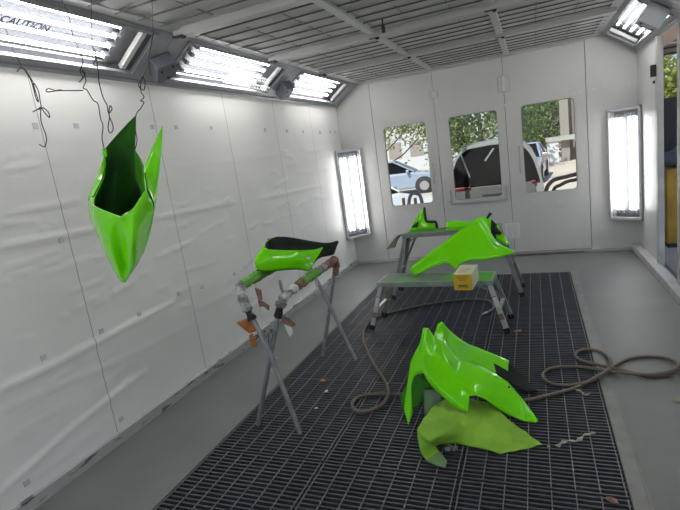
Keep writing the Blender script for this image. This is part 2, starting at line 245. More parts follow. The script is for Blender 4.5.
M['orange'] = mat('orange_tape', (.55, .17, .03), .6, col2=(.28, .09, .03), vscale=20)
M['browntape'] = mat('brown_sticker', (.27, .17, .09), .6)
M['scrapwhite'] = mat('white_scrap', (.62, .63, .6), .7)
M['scraptan'] = mat('tan_scrap', (.26, .27, .15), .7)
M['hose'] = mat('rubber_air_hose', (.19, .13, .115), .55, col2=(.125, .115, .08), vscale=1.1)
M['chrome'] = mat('coupler_metal', (.6, .6, .6), .25, metal=1)
M['yellow'] = mat('yellow_card', (.72, .46, .015), .55)
M['card'] = mat('pale_card', (.62, .62, .42), .6)
M['ink'] = mat('dark_ink', (.20, .13, .03), .6)
M['tape'] = mat('grey_tape', (.60, .60, .64), .6)
M['gap'] = mat('dark_gap', (.03, .03, .03), .8)
M['base'] = mat('scuffed_steel_channel', (.48, .485, .475), .5, metal=.1, col2=(.12, .125, .13), vscale=5.5, stretch=(1, 1, 5), thresh=(.36, .43), bump=.2)
M['baselight'] = mat('grey_kerb', (.50, .50, .48), .5, var=.25, vscale=6)
M['caution'] = mat('blue_grey_print', (.25, .28, .36), .6)
M['ivory'] = mat('white_hardware', (.70, .70, .68), .4)
# outside
M['pave'] = mat('pale_pavement', (.62, .55, .48), .8, var=.2, vscale=.6)
M['leaf'] = mat('leaf_green', (.17, .25, .05), .6, col2=(.02, .05, .012), vscale=2.6)
M['leafy'] = mat('leaf_yellow_green', (.28, .30, .05), .6, col2=(.10, .16, .03), vscale=.9)
M['bark'] = mat('bark', (.12, .09, .065), .9, var=.4, vscale=5)
M['carwhite'] = mat('white_car_paint', (.75, .75, .75), .3, coat=.6)
M['cargrey'] = mat('grey_car_paint', (.33, .33, .32), .35, coat=.5)
M['carblue'] = mat('blue_grey_car_paint', (.30, .36, .48), .3, coat=.7)
M['cardark'] = mat('dark_car_glass', (.004, .004, .005), .12, spec=.06)
M['dash'] = mat('dark_cabin_trim', (.03, .03, .033), .6)
M['carred'] = mat('red_lamp_lens', (.22, .012, .02), .3)
M['tyre'] = mat('tyre', (.03, .03, .032), .8)
M['rim'] = mat('wheel_rim', (.45, .45, .46), .35, metal=.6)
M['wallpink'] = mat('beige_render', (.60, .50, .42), .8, var=.08)
M['signred'] = mat('red_sign', (.60, .03, .02), .5)
M['pole'] = mat('grey_pole', (.30, .27, .25), .6)
M['yellowmetal'] = mat('yellow_painted_metal', (.50, .29, .02), .5, col2=(.30, .17, .03), vscale=4)
M['darkpanel'] = mat('dark_slate_panel', (.035, .037, .045), .6)
M['bag'] = mat('grey_plastic_bag', (.12, .125, .14), .5, bump=.6, bscale=12)
M['pinkbeam'] = mat('pinkish_beam', (.70, .55, .48), .6)
M['awning'] = mat('grey_shutter', (.22, .20, .20), .6)
M['orangepole'] = mat('amber_post', (.65, .33, .03), .5)
M['brownring'] = mat('brown_rubber_ring', (.16, .09, .07), .7)

# wall film with panel seams
def wallfilm():
    m = mat('white_wall_film', (.90, .89, .865), .45, bump=.22, bscale=3.0, stretch=(1, .55, 2.2), var=.05, vscale=1.5)
    nt = m.node_tree; N = nt.nodes; L = nt.links; b = N['Principled BSDF']
    src = b.inputs['Base Color'].links[0].from_socket
    tc = N.new('ShaderNodeTexCoord'); sp = N.new('ShaderNodeSeparateXYZ'); L.new(tc.outputs['Object'], sp.inputs[0])
    def mth(op, a, v=None, w=None):
        n = N.new('ShaderNodeMath'); n.operation = op
        L.new(a, n.inputs[0])
        if v is not None: n.inputs[1].default_value = v
        return n.outputs[0]
    a = mth('ADD', sp.outputs['Y'], -2.2226 + 1.0209*8 + .0035)
    a = mth('DIVIDE', a, 1.0209); a = mth('FRACT', a); a = mth('LESS_THAN', a, .0062)
    mx = N.new('ShaderNodeMix'); mx.data_type = 'RGBA'; L.new(a, mx.inputs['Factor']); L.new(src, mx.inputs[6])
    mx.inputs[7].default_value = (.42, .42, .42, 1); L.new(mx.outputs[2], b.inputs['Base Color'])
    return m
M['film'] = wallfilm()
# ---------------------------------------------------------------- camera
sc = bpy.context.scene
cam = bpy.data.cameras.new('camera'); co = link(bpy.data.objects.new('camera', cam)); sc.camera = co
R = ((0.92234678, -0.38251497, 0.05439409), (0.36102978, 0.90342533, 0.2312578), (-0.13760057, -0.193662, 0.97137074))
mw = Matrix.Identity(4)
for i in range(3):
    mw[i][0] = R[i][0]; mw[i][1] = R[i][2]; mw[i][2] = -R[i][1]
mw[0][3], mw[1][3], mw[2][3] = 2.827, 0.0, 1.74
co.matrix_world = mw
cam.sensor_fit = 'HORIZONTAL'; cam.sensor_width = 36; cam.lens = 481.23/680*36; cam.clip_start = .02; cam.clip_end = 300
sc.view_settings.view_transform = 'Standard'; sc.view_settings.look = 'None'; sc.view_settings.gamma = 1
sc.view_settings.exposure = EXPO
sc.cycles.use_denoising = True; sc.cycles.max_bounces = 10; sc.cycles.diffuse_bounces = 6; sc.cycles.transparent_max_bounces = 16
# ---------------------------------------------------------------- setting
GL, GR, GB, GF = .774, 3.162, 6.333, 1.25
m = MB()
m.b2(-.12, GL, -1.4, D+.1, -.5, 0); m.b2(GR, W+.12, -1.4, D+.1, -.5, 0); m.b2(GL, GR, GB, D+.1, -.5, 0); m.b2(GL, GR, -1.4, GF, -.5, 0)
m.b2(GL, GR, GF, GB, -.5, -.42)
fl = tag(m.build('floor', M['conc']), kind='structure')
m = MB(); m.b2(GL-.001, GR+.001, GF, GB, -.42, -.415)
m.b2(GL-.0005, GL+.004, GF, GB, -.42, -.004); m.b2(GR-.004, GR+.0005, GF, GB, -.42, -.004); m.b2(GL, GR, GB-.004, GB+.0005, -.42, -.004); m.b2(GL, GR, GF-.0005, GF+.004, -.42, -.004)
m.build('pit_lining', M['pit'], fl)  # thin sheets over the concrete pit, painted as dark as its shade
m = MB(); m.b2(GR+.004, GR+.07, GF, GB+.05, 0, .004); m.b2(GL, GR+.004, GB+.004, GB+.03, 0, .003)
m.build('edge_angle', M['strip'], fl)
m = MB(); m.b2(GR+.073, GR+.08, GF, D-.5, 0, .0012); m.build('floor_joint', M['strip'], fl)
# left wall: film with real folds
ny, nz = 440, 128
y0, y1 = -1.3, D
ys = np.linspace(y0, y1, ny); zs = np.linspace(0, Z1, nz)
YY, ZZ = np.meshgrid(ys, zs, indexing='ij')
H = .0022*np.sin(YY*2.1+ZZ*3.3) + .0016*np.sin(YY*5.7-ZZ*4.1+1) + .001*np.sin(YY*11+ZZ*9)
RIDGES = [([(1.0, .73), (1.572, .746), (1.949, .74), (3.017, .778)], .016, .022), ([(1.0, .66), (1.541, .634), (2.412, .555)], .008, .016),
  ([(1.3, .18), (1.423, .203), (1.896, .296), (2.589, .376)], .013, .018), ([(1.4, 1.67), (1.831, 1.691), (2.36, 1.715)], .006, .014),
  ([(1.2, 1.54), (1.784, 1.52), (2.239, 1.507), (3.04, 1.482), (4.16, 1.463)], .010, .02), ([(1.75, 1.394), (2.141, 1.421)], .006, .015),
  ([(2.048, .566), (3.158, .522)], .006, .016), ([(3.3, .62), (5.0, .60)], .006, .02), ([(4.2, 1.44), (6.9, 1.40)], .006, .02), ([(2.4, 1.85), (5.5, 1.9)], .004, .02)]
rnd = random.Random(4)
for k in range(130):
    a = rnd.uniform(1.3, 6.8); b = rnd.uniform(.15, 2.0); ln = rnd.uniform(.12, .5); sl = rnd.uniform(-.12, .25)
    RIDGES.append(([(a, b), (a+ln, b+ln*sl)], rnd.uniform(.0035, .008), rnd.uniform(.008, .014)))
for pts, amp, wid in RIDGES:
    for (ya, za), (yb, zb) in zip(pts, pts[1:]):
        dy, dz = yb-ya, zb-za; l2 = dy*dy+dz*dz
        t = np.clip(((YY-ya)*dy + (ZZ-za)*dz)/l2, 0, 1)
        d = np.hypot(YY-ya-t*dy, ZZ-za-t*dz)
        H = np.maximum(H, H*.3 + amp*np.exp(-(d/wid)**2)*(.35+.65*np.sin(np.clip(t, .02, .98)*PI)**.5))
verts = np.stack([H, YY, ZZ], -1).reshape(-1, 3)
idx = np.arange(ny*nz).reshape(ny, nz)
fs = np.stack([idx[:-1, :-1], idx[:-1, 1:], idx[1:, 1:], idx[1:, :-1]], -1).reshape(-1, 4)
wl = tag(raw('wall_left', verts.tolist(), fs.tolist(), M['film'], smooth=180), kind='structure')
m = MB(); m.b2(-.14, -.012, -1.4, D+.1, 0, 3.2); m.build('wall_backing', M['white'], wl)  # unseen box behind the film, added to keep sun from leaking in
TL = [(2.188, 2.2), (2.482, 2.2), (3.198, 2.2), (3.488, 2.2), (3.986, 2.197), (5.008, 2.182), (5.552, 2.172), (6.012, 2.16), (6.577, 2.15), (6.962, 2.159), (7.167, 2.159),
      (2.165, 1.482), (2.644, .808), (3.093, .824), (3.409, .789), (3.918, .77), (1.853, .813), (2.289, .812), (1.566, .159), (2.274, .148)]
def patch(y, z, s, parent, face):
    m = MB()
    if face == 'L': m.box((.0035, y, z), (.005, s, s*.9), Matrix.Rotation(.06*((y*7) % 1-.5), 3, 'X'))
    else: m.box((y, D-.0015, z), (s, .003, s*.9), Matrix.Rotation(.1*((y*7) % 1-.5), 3, 'Y'))
    return m.build('tape_patch', M['tape'], parent)
for y, z in TL: patch(y, z, .036 if y < 5 else .045, wl, 'L')
# back wall and doors
DL, DR, S1, S2, DT = .565, 3.507, 1.524, 2.4926, 2.79
m = MB(); m.b2(-.12, DL-.004, D, D+.08, 0, 3.2); m.b2(DR+.004, W+.12, D, D+.08, 0, 3.2); m.b2(DL-.004, DR+.004, D, D+.08, DT+.006, 3.2)
wb = tag(m.build('wall_back', M['white']), kind='structure')
m = MB(); m.b2(DL-.03, DL+.02, D+.055, D+.075, 0, DT+.02); m.b2(DR-.02, DR+.03, D+.055, D+.075, 0, DT+.02); m.b2(DL-.02, DR+.03, D+.055, D+.075, DT-.02, DT+.03)
m.b2(S1-.02, S1+.02, D+.055, D+.075, 0, DT); m.b2(S2-.02, S2+.02, D+.055, D+.075, 0, DT); m.b2(DL, DR, D+.055, D+.075, 0, .08)
m.build('door_seal', M['gap'], wb)  # dark strips added behind the door gaps to stop daylight shining through
TB = [(.46, 2.151), (.702, 2.13), (1.384, 2.134), (1.46, 2.144), (1.607, 2.142), (1.692, 2.128), (2.382, 2.14), (2.444, 2.157), (2.51, 2.153), (2.576, 2.155), (2.691, 2.136), (3.369, 2.156),
      (3.441, 2.162), (3.599, 2.172), (3.726, 2.18), (4.0, 2.176), (3.484, 1.189), (3.131, .733), (2.81, .793), (2.291, .756), (1.394, .731), (3.469, .755), (3.46, .124), (3.359, .101), (.827, .766), (.62, .787), (3.73, .106), (3.645, .112)]
for y, z in TB: patch(y, z, .038, wb, 'B')
WINS = [(.712, 1.372), (1.70, 2.385), (2.69, 3.365)]
WZ0, WZ1 = .89, 2.116
def rrect(x0, x1, z0, z1, r, n=6):
    p = []
    for cx, cz, a0 in ((x1-r, z1-r, 0), (x0+r, z1-r, 90), (x0+r, z0+r, 180), (x1-r, z0+r, 270)):
        for k in range(n+1):
            a = math.radians(a0+90*k/n); p.append((cx+r*math.cos(a), cz+r*math.sin(a)))
    return p
def ring(m, outer, inner, ya, yb):
    n = len(outer)
    o1 = [m.bm.verts.new((x, ya, z)) for x, z in outer]; i1 = [m.bm.verts.new((x, ya, z)) for x, z in inner]
    o2 = [m.bm.verts.new((x, yb, z)) for x, z in outer]; i2 = [m.bm.verts.new((x, yb, z)) for x, z in inner]
    for k in range(n):
        j = (k+1) % n
        for q in ((o1[k], o1[j], i1[j], i1[k]), (o2[k], i2[k], i2[j], o2[j]), (i1[k], i1[j], i2[j], i2[k]), (o1[k], o2[k], o2[j], o1[j])):
            m.bm.faces.new(q).material_index = m.mi
doors = []
for i, ((xa, xb), (wa, wz)) in enumerate(zip(((DL, S1), (S1, S2), (S2, DR)), WINS)):
    g = .0035
    m = MB()
    m.b2(xa+g, wa, D+.001, D+.055, .05, DT); m.b2(wz, xb-g, D+.001, D+.055, .05, DT)
    m.b2(wa, wz, D+.001, D+.055, .05, WZ0); m.b2(wa, wz, D+.001, D+.055, WZ1, DT)
    d = tag(m.build('door_%d' % (i+1), M['whitedoor']), kind='structure'); doors.append(d)
    m = MB()
    sq = []
    for (x, z) in rrect(wa, wz, WZ0, WZ1, .05):
        sq.append((min(max(x + (.03 if x > (wa+wz)/2 else -.03), wa-.022), wz+.022), min(max(z + (.03 if z > 1.5 else -.03), WZ0-.022), WZ1+.022)))
    ring(m, rrect(wa-.024, wz+.024, WZ0-.024, WZ1+.024, .022), rrect(wa+.004, wz-.004, WZ0+.004, WZ1-.004, .05), D-.005, D+.05)
    m.build('window_surround', M['white'], d, smooth=30)
    m = MB(); ring(m, rrect(wa+.003, wz-.003, WZ0+.003, WZ1-.003, .05), rrect(wa+.011, wz-.011, WZ0+.011, WZ1-.011, .045), D+.012, D+.03)
    m.build('glazing_bead', M['pole'], d, smooth=30)
    m = MB(); m.b2(wa+.004, wz-.004, D+.02, D+.024, WZ0+.004, WZ1-.004)
    m.build('window_pane', M['winglass'], d)
    m = MB(); m.b2(xa+.05, xb-.05, D-.0008, D+.002, .742, .745); m.build('panel_line', M['tape'], d)
m = MB(); wa, wz = WINS[1]
m.b2(wa-.06, wa-.052, D-.022, D, WZ0-.05, WZ0+.17); m.b2(wz+.05, wz+.058, D-.022, D, WZ0-.05, WZ0+.17); m.b2(wa-.06, wz+.058, D-.022, D, WZ0-.055, WZ0-.045)
m.b2(wa-.11, wa-.055, D-.012, D, WZ0-.01, WZ0); m.build('sill_rail', M['frame'], doors[1])
# hardware
m = MB()
m.tube(smooth_path([(2.643, D, 1.56), (2.643, D-.045, 1.55), (2.643, D-.05, 1.385), (2.643, D-.045, 1.22), (2.643, D, 1.21)], 4), .009, 8)
m.build('pull_handle', M['frame'], doors[2], smooth=40)
m = MB()
m.tube(smooth_path([(1.422, D, 1.47), (1.422, D-.04, 1.46), (1.422, D-.045, 1.335), (1.422, D-.04, 1.21), (1.422, D, 1.2)], 4), .008, 8)
m.build('pull_handle', M['frame'], doors[0], smooth=40)
def hinge(x, z, w, h, parent):
    m = MB(); m.box((x, D-.004, z), (w, .008, h)); o = m.build('hinge_plate', M['white'], parent, bevel=.004)
    m = MB(); m.tube([(x, D-.014, z-h*.45), (x, D-.014, z+h*.45)], .011, 10); k = m.build('hinge_knuckle', M['ivory'], o, smooth=40)
    m = MB(); ring(m, rrect(x-w/2-.004, x+w/2+.004, z-h/2-.004, z+h/2+.004, .02), rrect(x-w/2, x+w/2, z-h/2, z+h/2, .018), D-.0015, D); m.build('hinge_outline', M['pole'], o)
hinge(2.497, 2.442, .145, .215, doors[1]); hinge(1.525, 2.467, .12, .10, doors[0])
# vent plate
v = empty('wall_vent', (2.482, D, .375)); tag(v, 'small white vent plate with maze-like slots low on the white back doors', 'vent')
m = MB(); m.box((0, -.004, 0), (.20, .008, .22)); m.build('vent_plate', M['ivory'], v, bevel=.004)
m = MB()
for (x, z, w, h) in [(-.05, .055, .012, .07), (-.025, .03, .012, .07), (0, .06, .012, .08), (.025, .03, .012, .07), (.05, .055, .012, .07), (-.05, -.05, .012, .08), (-.02, -.06, .012, .06), (.02, -.06, .012, .06), (.05, -.05, .012, .08), (0, -.02, .09, .01), (-.035, -.09, .04, .01), (.035, -.09, .04, .01), (-.04, .095, .03, .01), (.04, .095, .03, .01)]:
    m.box((x, -.009, z), (w, .002, h))
m.build('vent_slots', M['tape'], v)
# right wall with service door opening
OY0, OY1, OZ0, OZ1 = 5.42, 6.23, .06, 2.52
m = MB()
m.b2(W, W+.03, OY1, D+.05, 0, 3.2); m.b2(W, W+.03, -1.4, OY0, 0, 3.2); m.b2(W, W+.03, OY0, OY1, OZ1, 3.2); m.b2(W, W+.03, OY0, OY1, 0, OZ0)
wr = tag(m.build('wall_right', M['white']), kind='structure')
m = MB(); m.b2(W-.02, W+.04, OY1-.02, OY1+.07, OZ0, OZ1+.01); m.b2(W-.02, W+.04, OY0-.07, OY0+.02, OZ0, OZ1+.01)
m.build('door_jamb', M['baselight'], wr, bevel=.004)
m = MB(); m.box((W-.045, OY1+.02, 2.19), (.05, .05, .12)); m.tube([(W-.04, OY1+.02, 2.09), (W-.04, OY1+.02, 2.06)], .012, 8)
m.build('door_catch', M['black'], wr, bevel=.006)
m = MB(); m.b2(-.14, .15, -1.45, -1.38, 0, 3.2); m.b2(3.95, W+.12, -1.45, -1.38, 0, 3.2); m.b2(.15, 3.95, -1.45, -1.38, 2.78, 3.2); wf = tag(m.build('wall_front', M['white']), kind='structure')
# skirting
m = MB(); m.b2(.0, .03, -1.3, D, 0, .075); m.b2(.0, .034, -1.3, D, .068, .076); tag(m.build('baseboard_left', M['base']), kind='structure')
m = MB(); m.b2(3.985, W, -1.3, D, 0, .09); tag(m.build('baseboard_right', M['baselight'], bevel=.008), kind='structure')
m = MB(); m.b2(.03, 3.985, D-.03, D+.001, 0, .045); bb = tag(m.build('baseboard_back', M['baselight'], bevel=.004), kind='structure')
m = MB(); m.tube([(2.3, D-.045, .03), (2.8, D-.05, .035), (3.4, D-.045, .03)], .014, 8); m.b2(2.25, 3.5, D-.036, D-.03, .045, .06); m.build('threshold_strip', M['pole'], bb)
# ---------------------------------------------------------------- sloped light panels
SL = math.hypot(X1, ZC-Z1)
sx, sz = X1/SL, (ZC-Z1)/SL
def slope_matrix(side, y):
    if side == 'L': X, Y, Z, o = Vector((0, 1, 0)), Vector((sx, 0, sz)), Vector((sz, 0, -sx)), Vector((0, y, Z1))
    else: X, Y, Z, o = Vector((0, -1, 0)), Vector((-sx, 0, sz)), Vector((-sz, 0, -sx)), Vector((W, y, Z1))
    mt = Matrix.Identity(4)
    for i in range(3): mt[i][0] = X[i]; mt[i][1] = Y[i]; mt[i][2] = Z[i]; mt[i][3] = o[i]
    return mt
FH0, FH1, FL = .055, .452, 1.72
CY = [.135, 2.19, 4.24, 6.29]
for side, nm in (('L', 'trim_1'), ('R', 'trim_2')):
    base = empty('tmp'); bpy.data.objects.remove(base)
    mt = slope_matrix(side, 3.0)
    sgn = 1 if side == 'L' else -1
    def lx(y): return sgn*(y-3.0)
    m = MB()
    def strip(ya, yb, a, b):
        xa, xb = sorted((lx(ya), lx(yb))); m.b2(xa, xb, a, b, -.012, 0)
    strip(-1.4, D, 0, FH0); strip(-1.4, D, FH1, SL+.02)
    edges = [-1.4] + [e for c in CY for e in (c-FL/2, c+FL/2)] + [D]
    for a, b in zip(edges[::2], edges[1::2]): strip(a, b, FH0, FH1)
    o = m.build(nm, M['slope']); o.matrix_world = mt; tag(o, kind='structure')
    m = MB()
    xa, xb = sorted((lx(-1.4), lx(D)))
    m.b2(xa, xb, -.004, .022, -.004, .014); m.b2(xa, xb, SL-.03, SL-.02, 0, .004)
    m.build('edge_trim', M['frame'], o)
    m = MB(); m.b2(xa, xb, -.03, SL+.1, -.17, -.165); m.build('back_sheet', M['gap'], o)
    m = MB()
    for a, b in zip(edges[::2], edges[1::2]):
        if b-a > .1 and b < D-.3:
            c = (a+b)/2; m.box((lx(c), SL/2, .001), (.006, SL, .003))
    m.build('panel_joint', M['frame'], o)
def fixture(side, y, label, caution=False, visible=True):
    t = empty('light_fixture', mat=slope_matrix(side, y)); tag(t, label, 'light', 'sloped fluorescent light fixtures')
    h = FL/2; mir = 1 if side == 'L' else -1
    m = MB()
    for (xa, xb, a, b) in ((-h, h, FH0, FH0+.022), (-h, h, FH1-.022, FH1), (-h, -h+.022, FH0, FH1), (h-.022, h, FH0, FH1)): m.b2(xa, xb, a, b, -.02, .010)
    m.build('frame', M['frame'], t)
    m = MB()
    for k in range(7):
        xk = -h+.06+k*(FL-.12)/6
        for yk in (FH0+.011, FH1-.011): m.box((xk, yk, .012), (.012, .012, .005))
    build_each(m, 'screw', M['pole'], t)
    m = MB(); B = -.112
    m.b2(-h, h, FH0, FH1, B-.004, B)
    m.b2(-h, h, FH0-.002, FH0+.003, B, -.01); m.b2(-h, h, FH1-.003, FH1+.002, B, -.01); m.b2(-h-.002, -h+.003, FH0, FH1, B, -.01); m.b2(h-.003, h+.002, FH0, FH1, B, -.01)
    m.build('reflector', M['tray'], t)
    m = MB()
    for s in (-1, 1): m.b2(*sorted((s*(h-.004), s*.665)), FH0+.004, FH1-.004, B, B+.012)
    build_each(m, 'end_plate', M['slope'], t)
    for k in range(4):
        yk = FH0+.075+k*.083
        m = MB(); m.tube([(-.585+.01*mir, yk, -.075), (.585+.01*mir, yk, -.075)], .0125, 12); tb = m.build('fluorescent_tube', M['tube'], t, smooth=40)
        m = MB()
        for s in (-1, 1): m.box((s*.615+.01*mir, yk, -.082), (.05, .036, .05))
        build_each(m, 'lamp_holder', M['holder'], tb, bevel=.004)
    m = MB(); m.b2(mir*(h-.10)-.022, mir*(h-.10)+.022, FH0+.03, FH1-.03, -.05, -.012); m.build('ballast_cover', M['ivory'], t, bevel=.004)
    m = MB(); m.b2(-h+.02, h-.02, FH0+.02, FH1-.02, -.004, -.001); m.build('cover_glass', M['glass'], t)
    if caution:
        cu = bpy.data.curves.new('caution_text', 'FONT'); cu.body = 'CAUTION'; cu.size = .064; cu.extrude = .0004; cu.offset = .0015; cu.shear = .25
        tmp = bpy.data.objects.new('tmp_text', cu); COL.objects.link(tmp); bpy.context.view_layer.update()
        me = bpy.data.meshes.new_from_object(tmp.evaluated_get(bpy.context.evaluated_depsgraph_get())); bpy.data.objects.remove(tmp)
        me.materials.clear(); me.materials.append(M['caution'])
        o = link(bpy.data.objects.new('caution_text', me), t); o.location = (-.24, FH0+.222, .0005)
        m = MB(); rr = random.Random(2)
        for ln in range(3):
            x = .04
            while x < .36:
                w = rr.uniform(.008, .03); m.box((x+w/2, FH0+.238-ln*.017, .0005), (w, .005, .0006)); x += w+.006
        m.build('caution_small_print', M['caution'], t); m = MB()
        for ln in range(2):
            x = .62
            while x < .74:
                w = rr.uniform(.008, .03); m.box((x+w/2, FH0+.03+ln*.016+.02, .0005), (w, .006, .0006)); x += w+.006
        m.build('caution_small_print', M['caution'], t)
    return t
fixture('L', CY[0], 'sloped four-tube light of the left row, nearest the open booth front')  # out of view, added as the pair of the right one
fixture('R', CY[0], 'sloped four-tube light of the right row, nearest the open booth front')  # out of view, added to brighten the near lower left wall
fixture('L', CY[1], 'sloped four-tube light above the left wall with CAUTION printed on its cover', True)
fixture('L', CY[2], 'sloped four-tube light on the left between the two grey junction boxes')
fixture('L', CY[3], 'sloped four-tube light on the left nearest the white back doors')
fixture('R', CY[1], 'sloped four-tube light on the right wall nearest the viewer')
fixture('R', CY[2], 'sloped right-hand light whose corner shows at the top right edge')
fixture('R', CY[3], 'sloped four-tube light above right wall, partly hidden by a grey box')
# junction boxes on the slopes
def jbox(mt_, rot, label, size, stem, off=.0, hm='jbox'):
    t = empty('junction_box', mat=mt_ @ Matrix.Rotation(rot, 4, 'Z')); tag(t, label, 'box', 'grey boxes between the sloped lights')
    a, b, c = size
    m = MB(); m.box((0, 0, c/2+.012+off), (a, b, c)); m.build('housing', M[hm], t, bevel=.006)
    m = MB(); m.box((0, 0, .008+off/2), (a*.5, b*.5, .018+off)); m.build('mounting_bracket', M['frame'], t)
    m = MB()
    for (x, y) in ((.28*a, .3*b), (-.3*a, .22*b), (.05*a, -.3*b)): m.tube([(x, y, c+.011+off), (x, y, c+.018+off)], .011, 10)
    build_each(m, 'plug', M['black'], t, smooth=40)
    if stem:
        m = MB(); m.tube([(stem[0]*a*.5, stem[1]*b*.5, c*.6+off), (stem[0]*(a*.5+stem[2]), stem[1]*(b*.5+stem[2]), c*.5+off)], .009, 8); m.build('conduit', M['jbox'], t, smooth=40)
    return t
mt = slope_matrix('L', 3.22) @ Matrix.Translation((-.01, .215, 0))
jbox(mt, .62, 'dark grey box hanging between the CAUTION light and its neighbour', (.17, .17, .11), None)
mt = slope_matrix('L', 5.27) @ Matrix.Translation((.0, .2, 0))
jbox(mt, .35, 'dark grey box with short rod beside the farthest left light', (.15, .17, .11), (1, -.3, .09))
mt = slope_matrix('R', 5.355) @ Matrix.Translation((0, .20, .0))
jbox(mt, 0, 'grey box with a rod overlapping the right sloped light', (.17, .19, .17), (-1, 0, .14), hm='boxlight')
# corner lights
def corner_light(pa, pb, z0, z1, label):
    pa, pb = Vector((pa[0], pa[1], 0)), Vector((pb[0], pb[1], 0)); d = (pb-pa); L = d.length; d.normalize()
    X = d; Z = Vector((0, 0, 1)); Y = Z.cross(X)      # Y points into the corner for left-to-right order
    mt = Matrix.Identity(4)
    for i in range(3): mt[i][0] = X[i]; mt[i][1] = Y[i]; mt[i][2] = Z[i]; mt[i][3] = ((pa+pb)/2)[i] if i < 2 else z0
    t = empty('corner_light', mat=mt); tag(t, label, 'light', 'upright corner lights')
    h = L/2; H = z1-z0
    m = MB()
    for (a, b, c, e) in ((-h, h, 0, .035), (-h, h, H-.035, H), (-h, -h+.03, 0, H), (h-.03, h, 0, H)): m.b2(a, b, -.016, .02, c, e)
    m.build('frame', M['framelight'], t, bevel=.003)
    m = MB(); m.b2(-h+.005, h-.005, .06, .064, 0, H); m.b2(-h+.002, -h+.006, 0, .064, 0, H); m.b2(h-.006, h-.002, 0, .064, 0, H); m.b2(-h, h, 0, .064, .0, .004); m.b2(-h, h, 0, .064, H-.004, H)
    m.build('reflector', M['tray2'], t)
    for k, xk in enumerate((-.115, -.055, .055, .115)):
        xk *= L/.42*.98
        m = MB(); m.tube([(xk, .034, .13), (xk, .034, H-.12)], .0125, 12); tb = m.build('fluorescent_tube', M['tube_low'], t, smooth=40)
        m = MB(); m.box((xk, .042, .105), (.034, .036, .05)); m.box((xk, .042, H-.095), (.034, .036, .05)); build_each(m, 'lamp_holder', M['holder'], tb, bevel=.004)
    m = MB(); m.b2(-h+.025, h-.025, .001, .004, .03, H-.03); m.build('cover_glass', M['glass'], t)
    m = MB()
    for k in range(6):
        for s in (-1, 1): m.box((s*(h-.015), -.018, .08+k*(H-.16)/5), (.012, .004, .012))
    build_each(m, 'screw', M['pole'], t)
    return t
corner_light((.012, 7.03), (.315, D-.012), .47, 1.87, 'upright four-tube light across the back left corner, left of the doors')
corner_light((3.735, D-.012), (W-.012, 7.10), .44, 1.88, 'upright four-tube light across the back right corner, beside the service opening')
# ---------------------------------------------------------------- ceiling
BY = [-1.3, .35, 1.76, 3.167, 4.575, 5.845, 7.33]
XB = [.455, 1.532, 2.56, 3.64]
m = MB(); m.b2(-.14, W+.2, -1.45, D+.1, 3.17, 3.24); m.b2(.3, W-.3, -1.4, D, ZC+.13, ZC+.14)  # upper slab is an unseen roof, added to stop sun leaks
ce = tag(m.build('ceiling', M['slope']), kind='structure')
for a, b in zip(BY, BY[1:]):
    if b < 1.0: continue
    for xa, xb in zip(XB, XB[1:]):
        nx_, ny_ = 22, 90
        n_w = max(3, round((b-a)/.19)); pit = (b-a)/n_w
        xs = np.linspace(xa, xb, nx_); yy = np.linspace(a, b, ny_)
        XX, Y2 = np.meshgrid(xs, yy, indexing='ij')
        ph = (Y2-a)/pit
        Zf = ZC+.012 - .016*np.abs(np.sin(ph*PI))**.7 + .005*np.sin(XX*9+np.floor(ph)*2.3) + .003*np.sin(XX*23+ph*3)
        sp_ = np.minimum(np.abs(XX-(xa+.36)), np.abs(XX-(xa+.72))); Zf += .012*np.exp(-(sp_/.03)**2)
        vv = np.stack([XX, Y2, Zf], -1).reshape(-1, 3); ii = np.arange(nx_*ny_).reshape(nx_, ny_)
        ff = np.stack([ii[:-1, :-1], ii[:-1, 1:], ii[1:, 1:], ii[1:, :-1]], -1).reshape(-1, 4)
        raw('filter_blanket', vv.tolist(), ff.tolist(), M['filter'], ce, smooth=180)
        m = MB()
        for k in range(1, n_w): m.tube([(xa, a+k*pit, ZC-.010), (xb, a+k*pit, ZC-.010)], .0055, 6)
        for xq in (xa+.36, xa+.72): m.tube([(xq, a, ZC+.010), (xq, b, ZC+.010)], .003, 6)
        m.build('grid_wire', M['gridwire'], ce)
for y in BY[1:-1]:
    m = MB(); m.b2(XB[0]-.02, XB[-1]+.02, y-.045, y+.045, ZC-.055, ZC+.05); m.b2(XB[0]-.02, XB[-1]+.02, y-.062, y+.062, ZC+.0, ZC+.02); m.build('cross_beam', M['beam'], ce, bevel=.006)
for a, b in zip(BY, BY[1:]):
    for x in XB[1:-1]:
        m = MB(); m.b2(x-.035, x+.035, a+.06, b-.06, ZC-.035, ZC+.05); m.build('short_beam', M['beam'], ce, bevel=.008)
for x, s in ((XB[0], -1), (XB[-1], 1)):
    m = MB(); m.b2(x-.05, x+.05, -1.3, D, ZC-.012, ZC+.05); m.build('edge_beam', M['beam'], ce, bevel=.006)
    m = MB(); m.b2(x+s*.052-.012, x+s*.052+.012, -1.3, D, ZC+.0, ZC+.03); m.build('shadow_gap', M['gap'], ce)
m = MB(); m.b2(XB[0]-.1, XB[-1]+.1, D-.08, D, ZC-.02, ZC+.06); m.build('end_beam', M['beam'], ce, bevel=.006)
def bracket(x, y):
    m = MB(); m.box((x, y, ZC-.05), (.10, .05, .012)); m.box((x+.03, y, ZC-.06), (.03, .03, .02)); m.build('beam_clip', M['black'], ce)
for y in (3.167, 4.575, 5.845): bracket(.47, y-.02)
for x, y in ((1.532, 4.575), (2.56, 4.575), (1.532, 5.845), (2.56, 5.845)): bracket(x, y)
t = empty('ceiling_hook', (1.72, 4.22, ZC)); tag(t, 'small black hook hanging under the filter ceiling beside a long beam', 'hook')
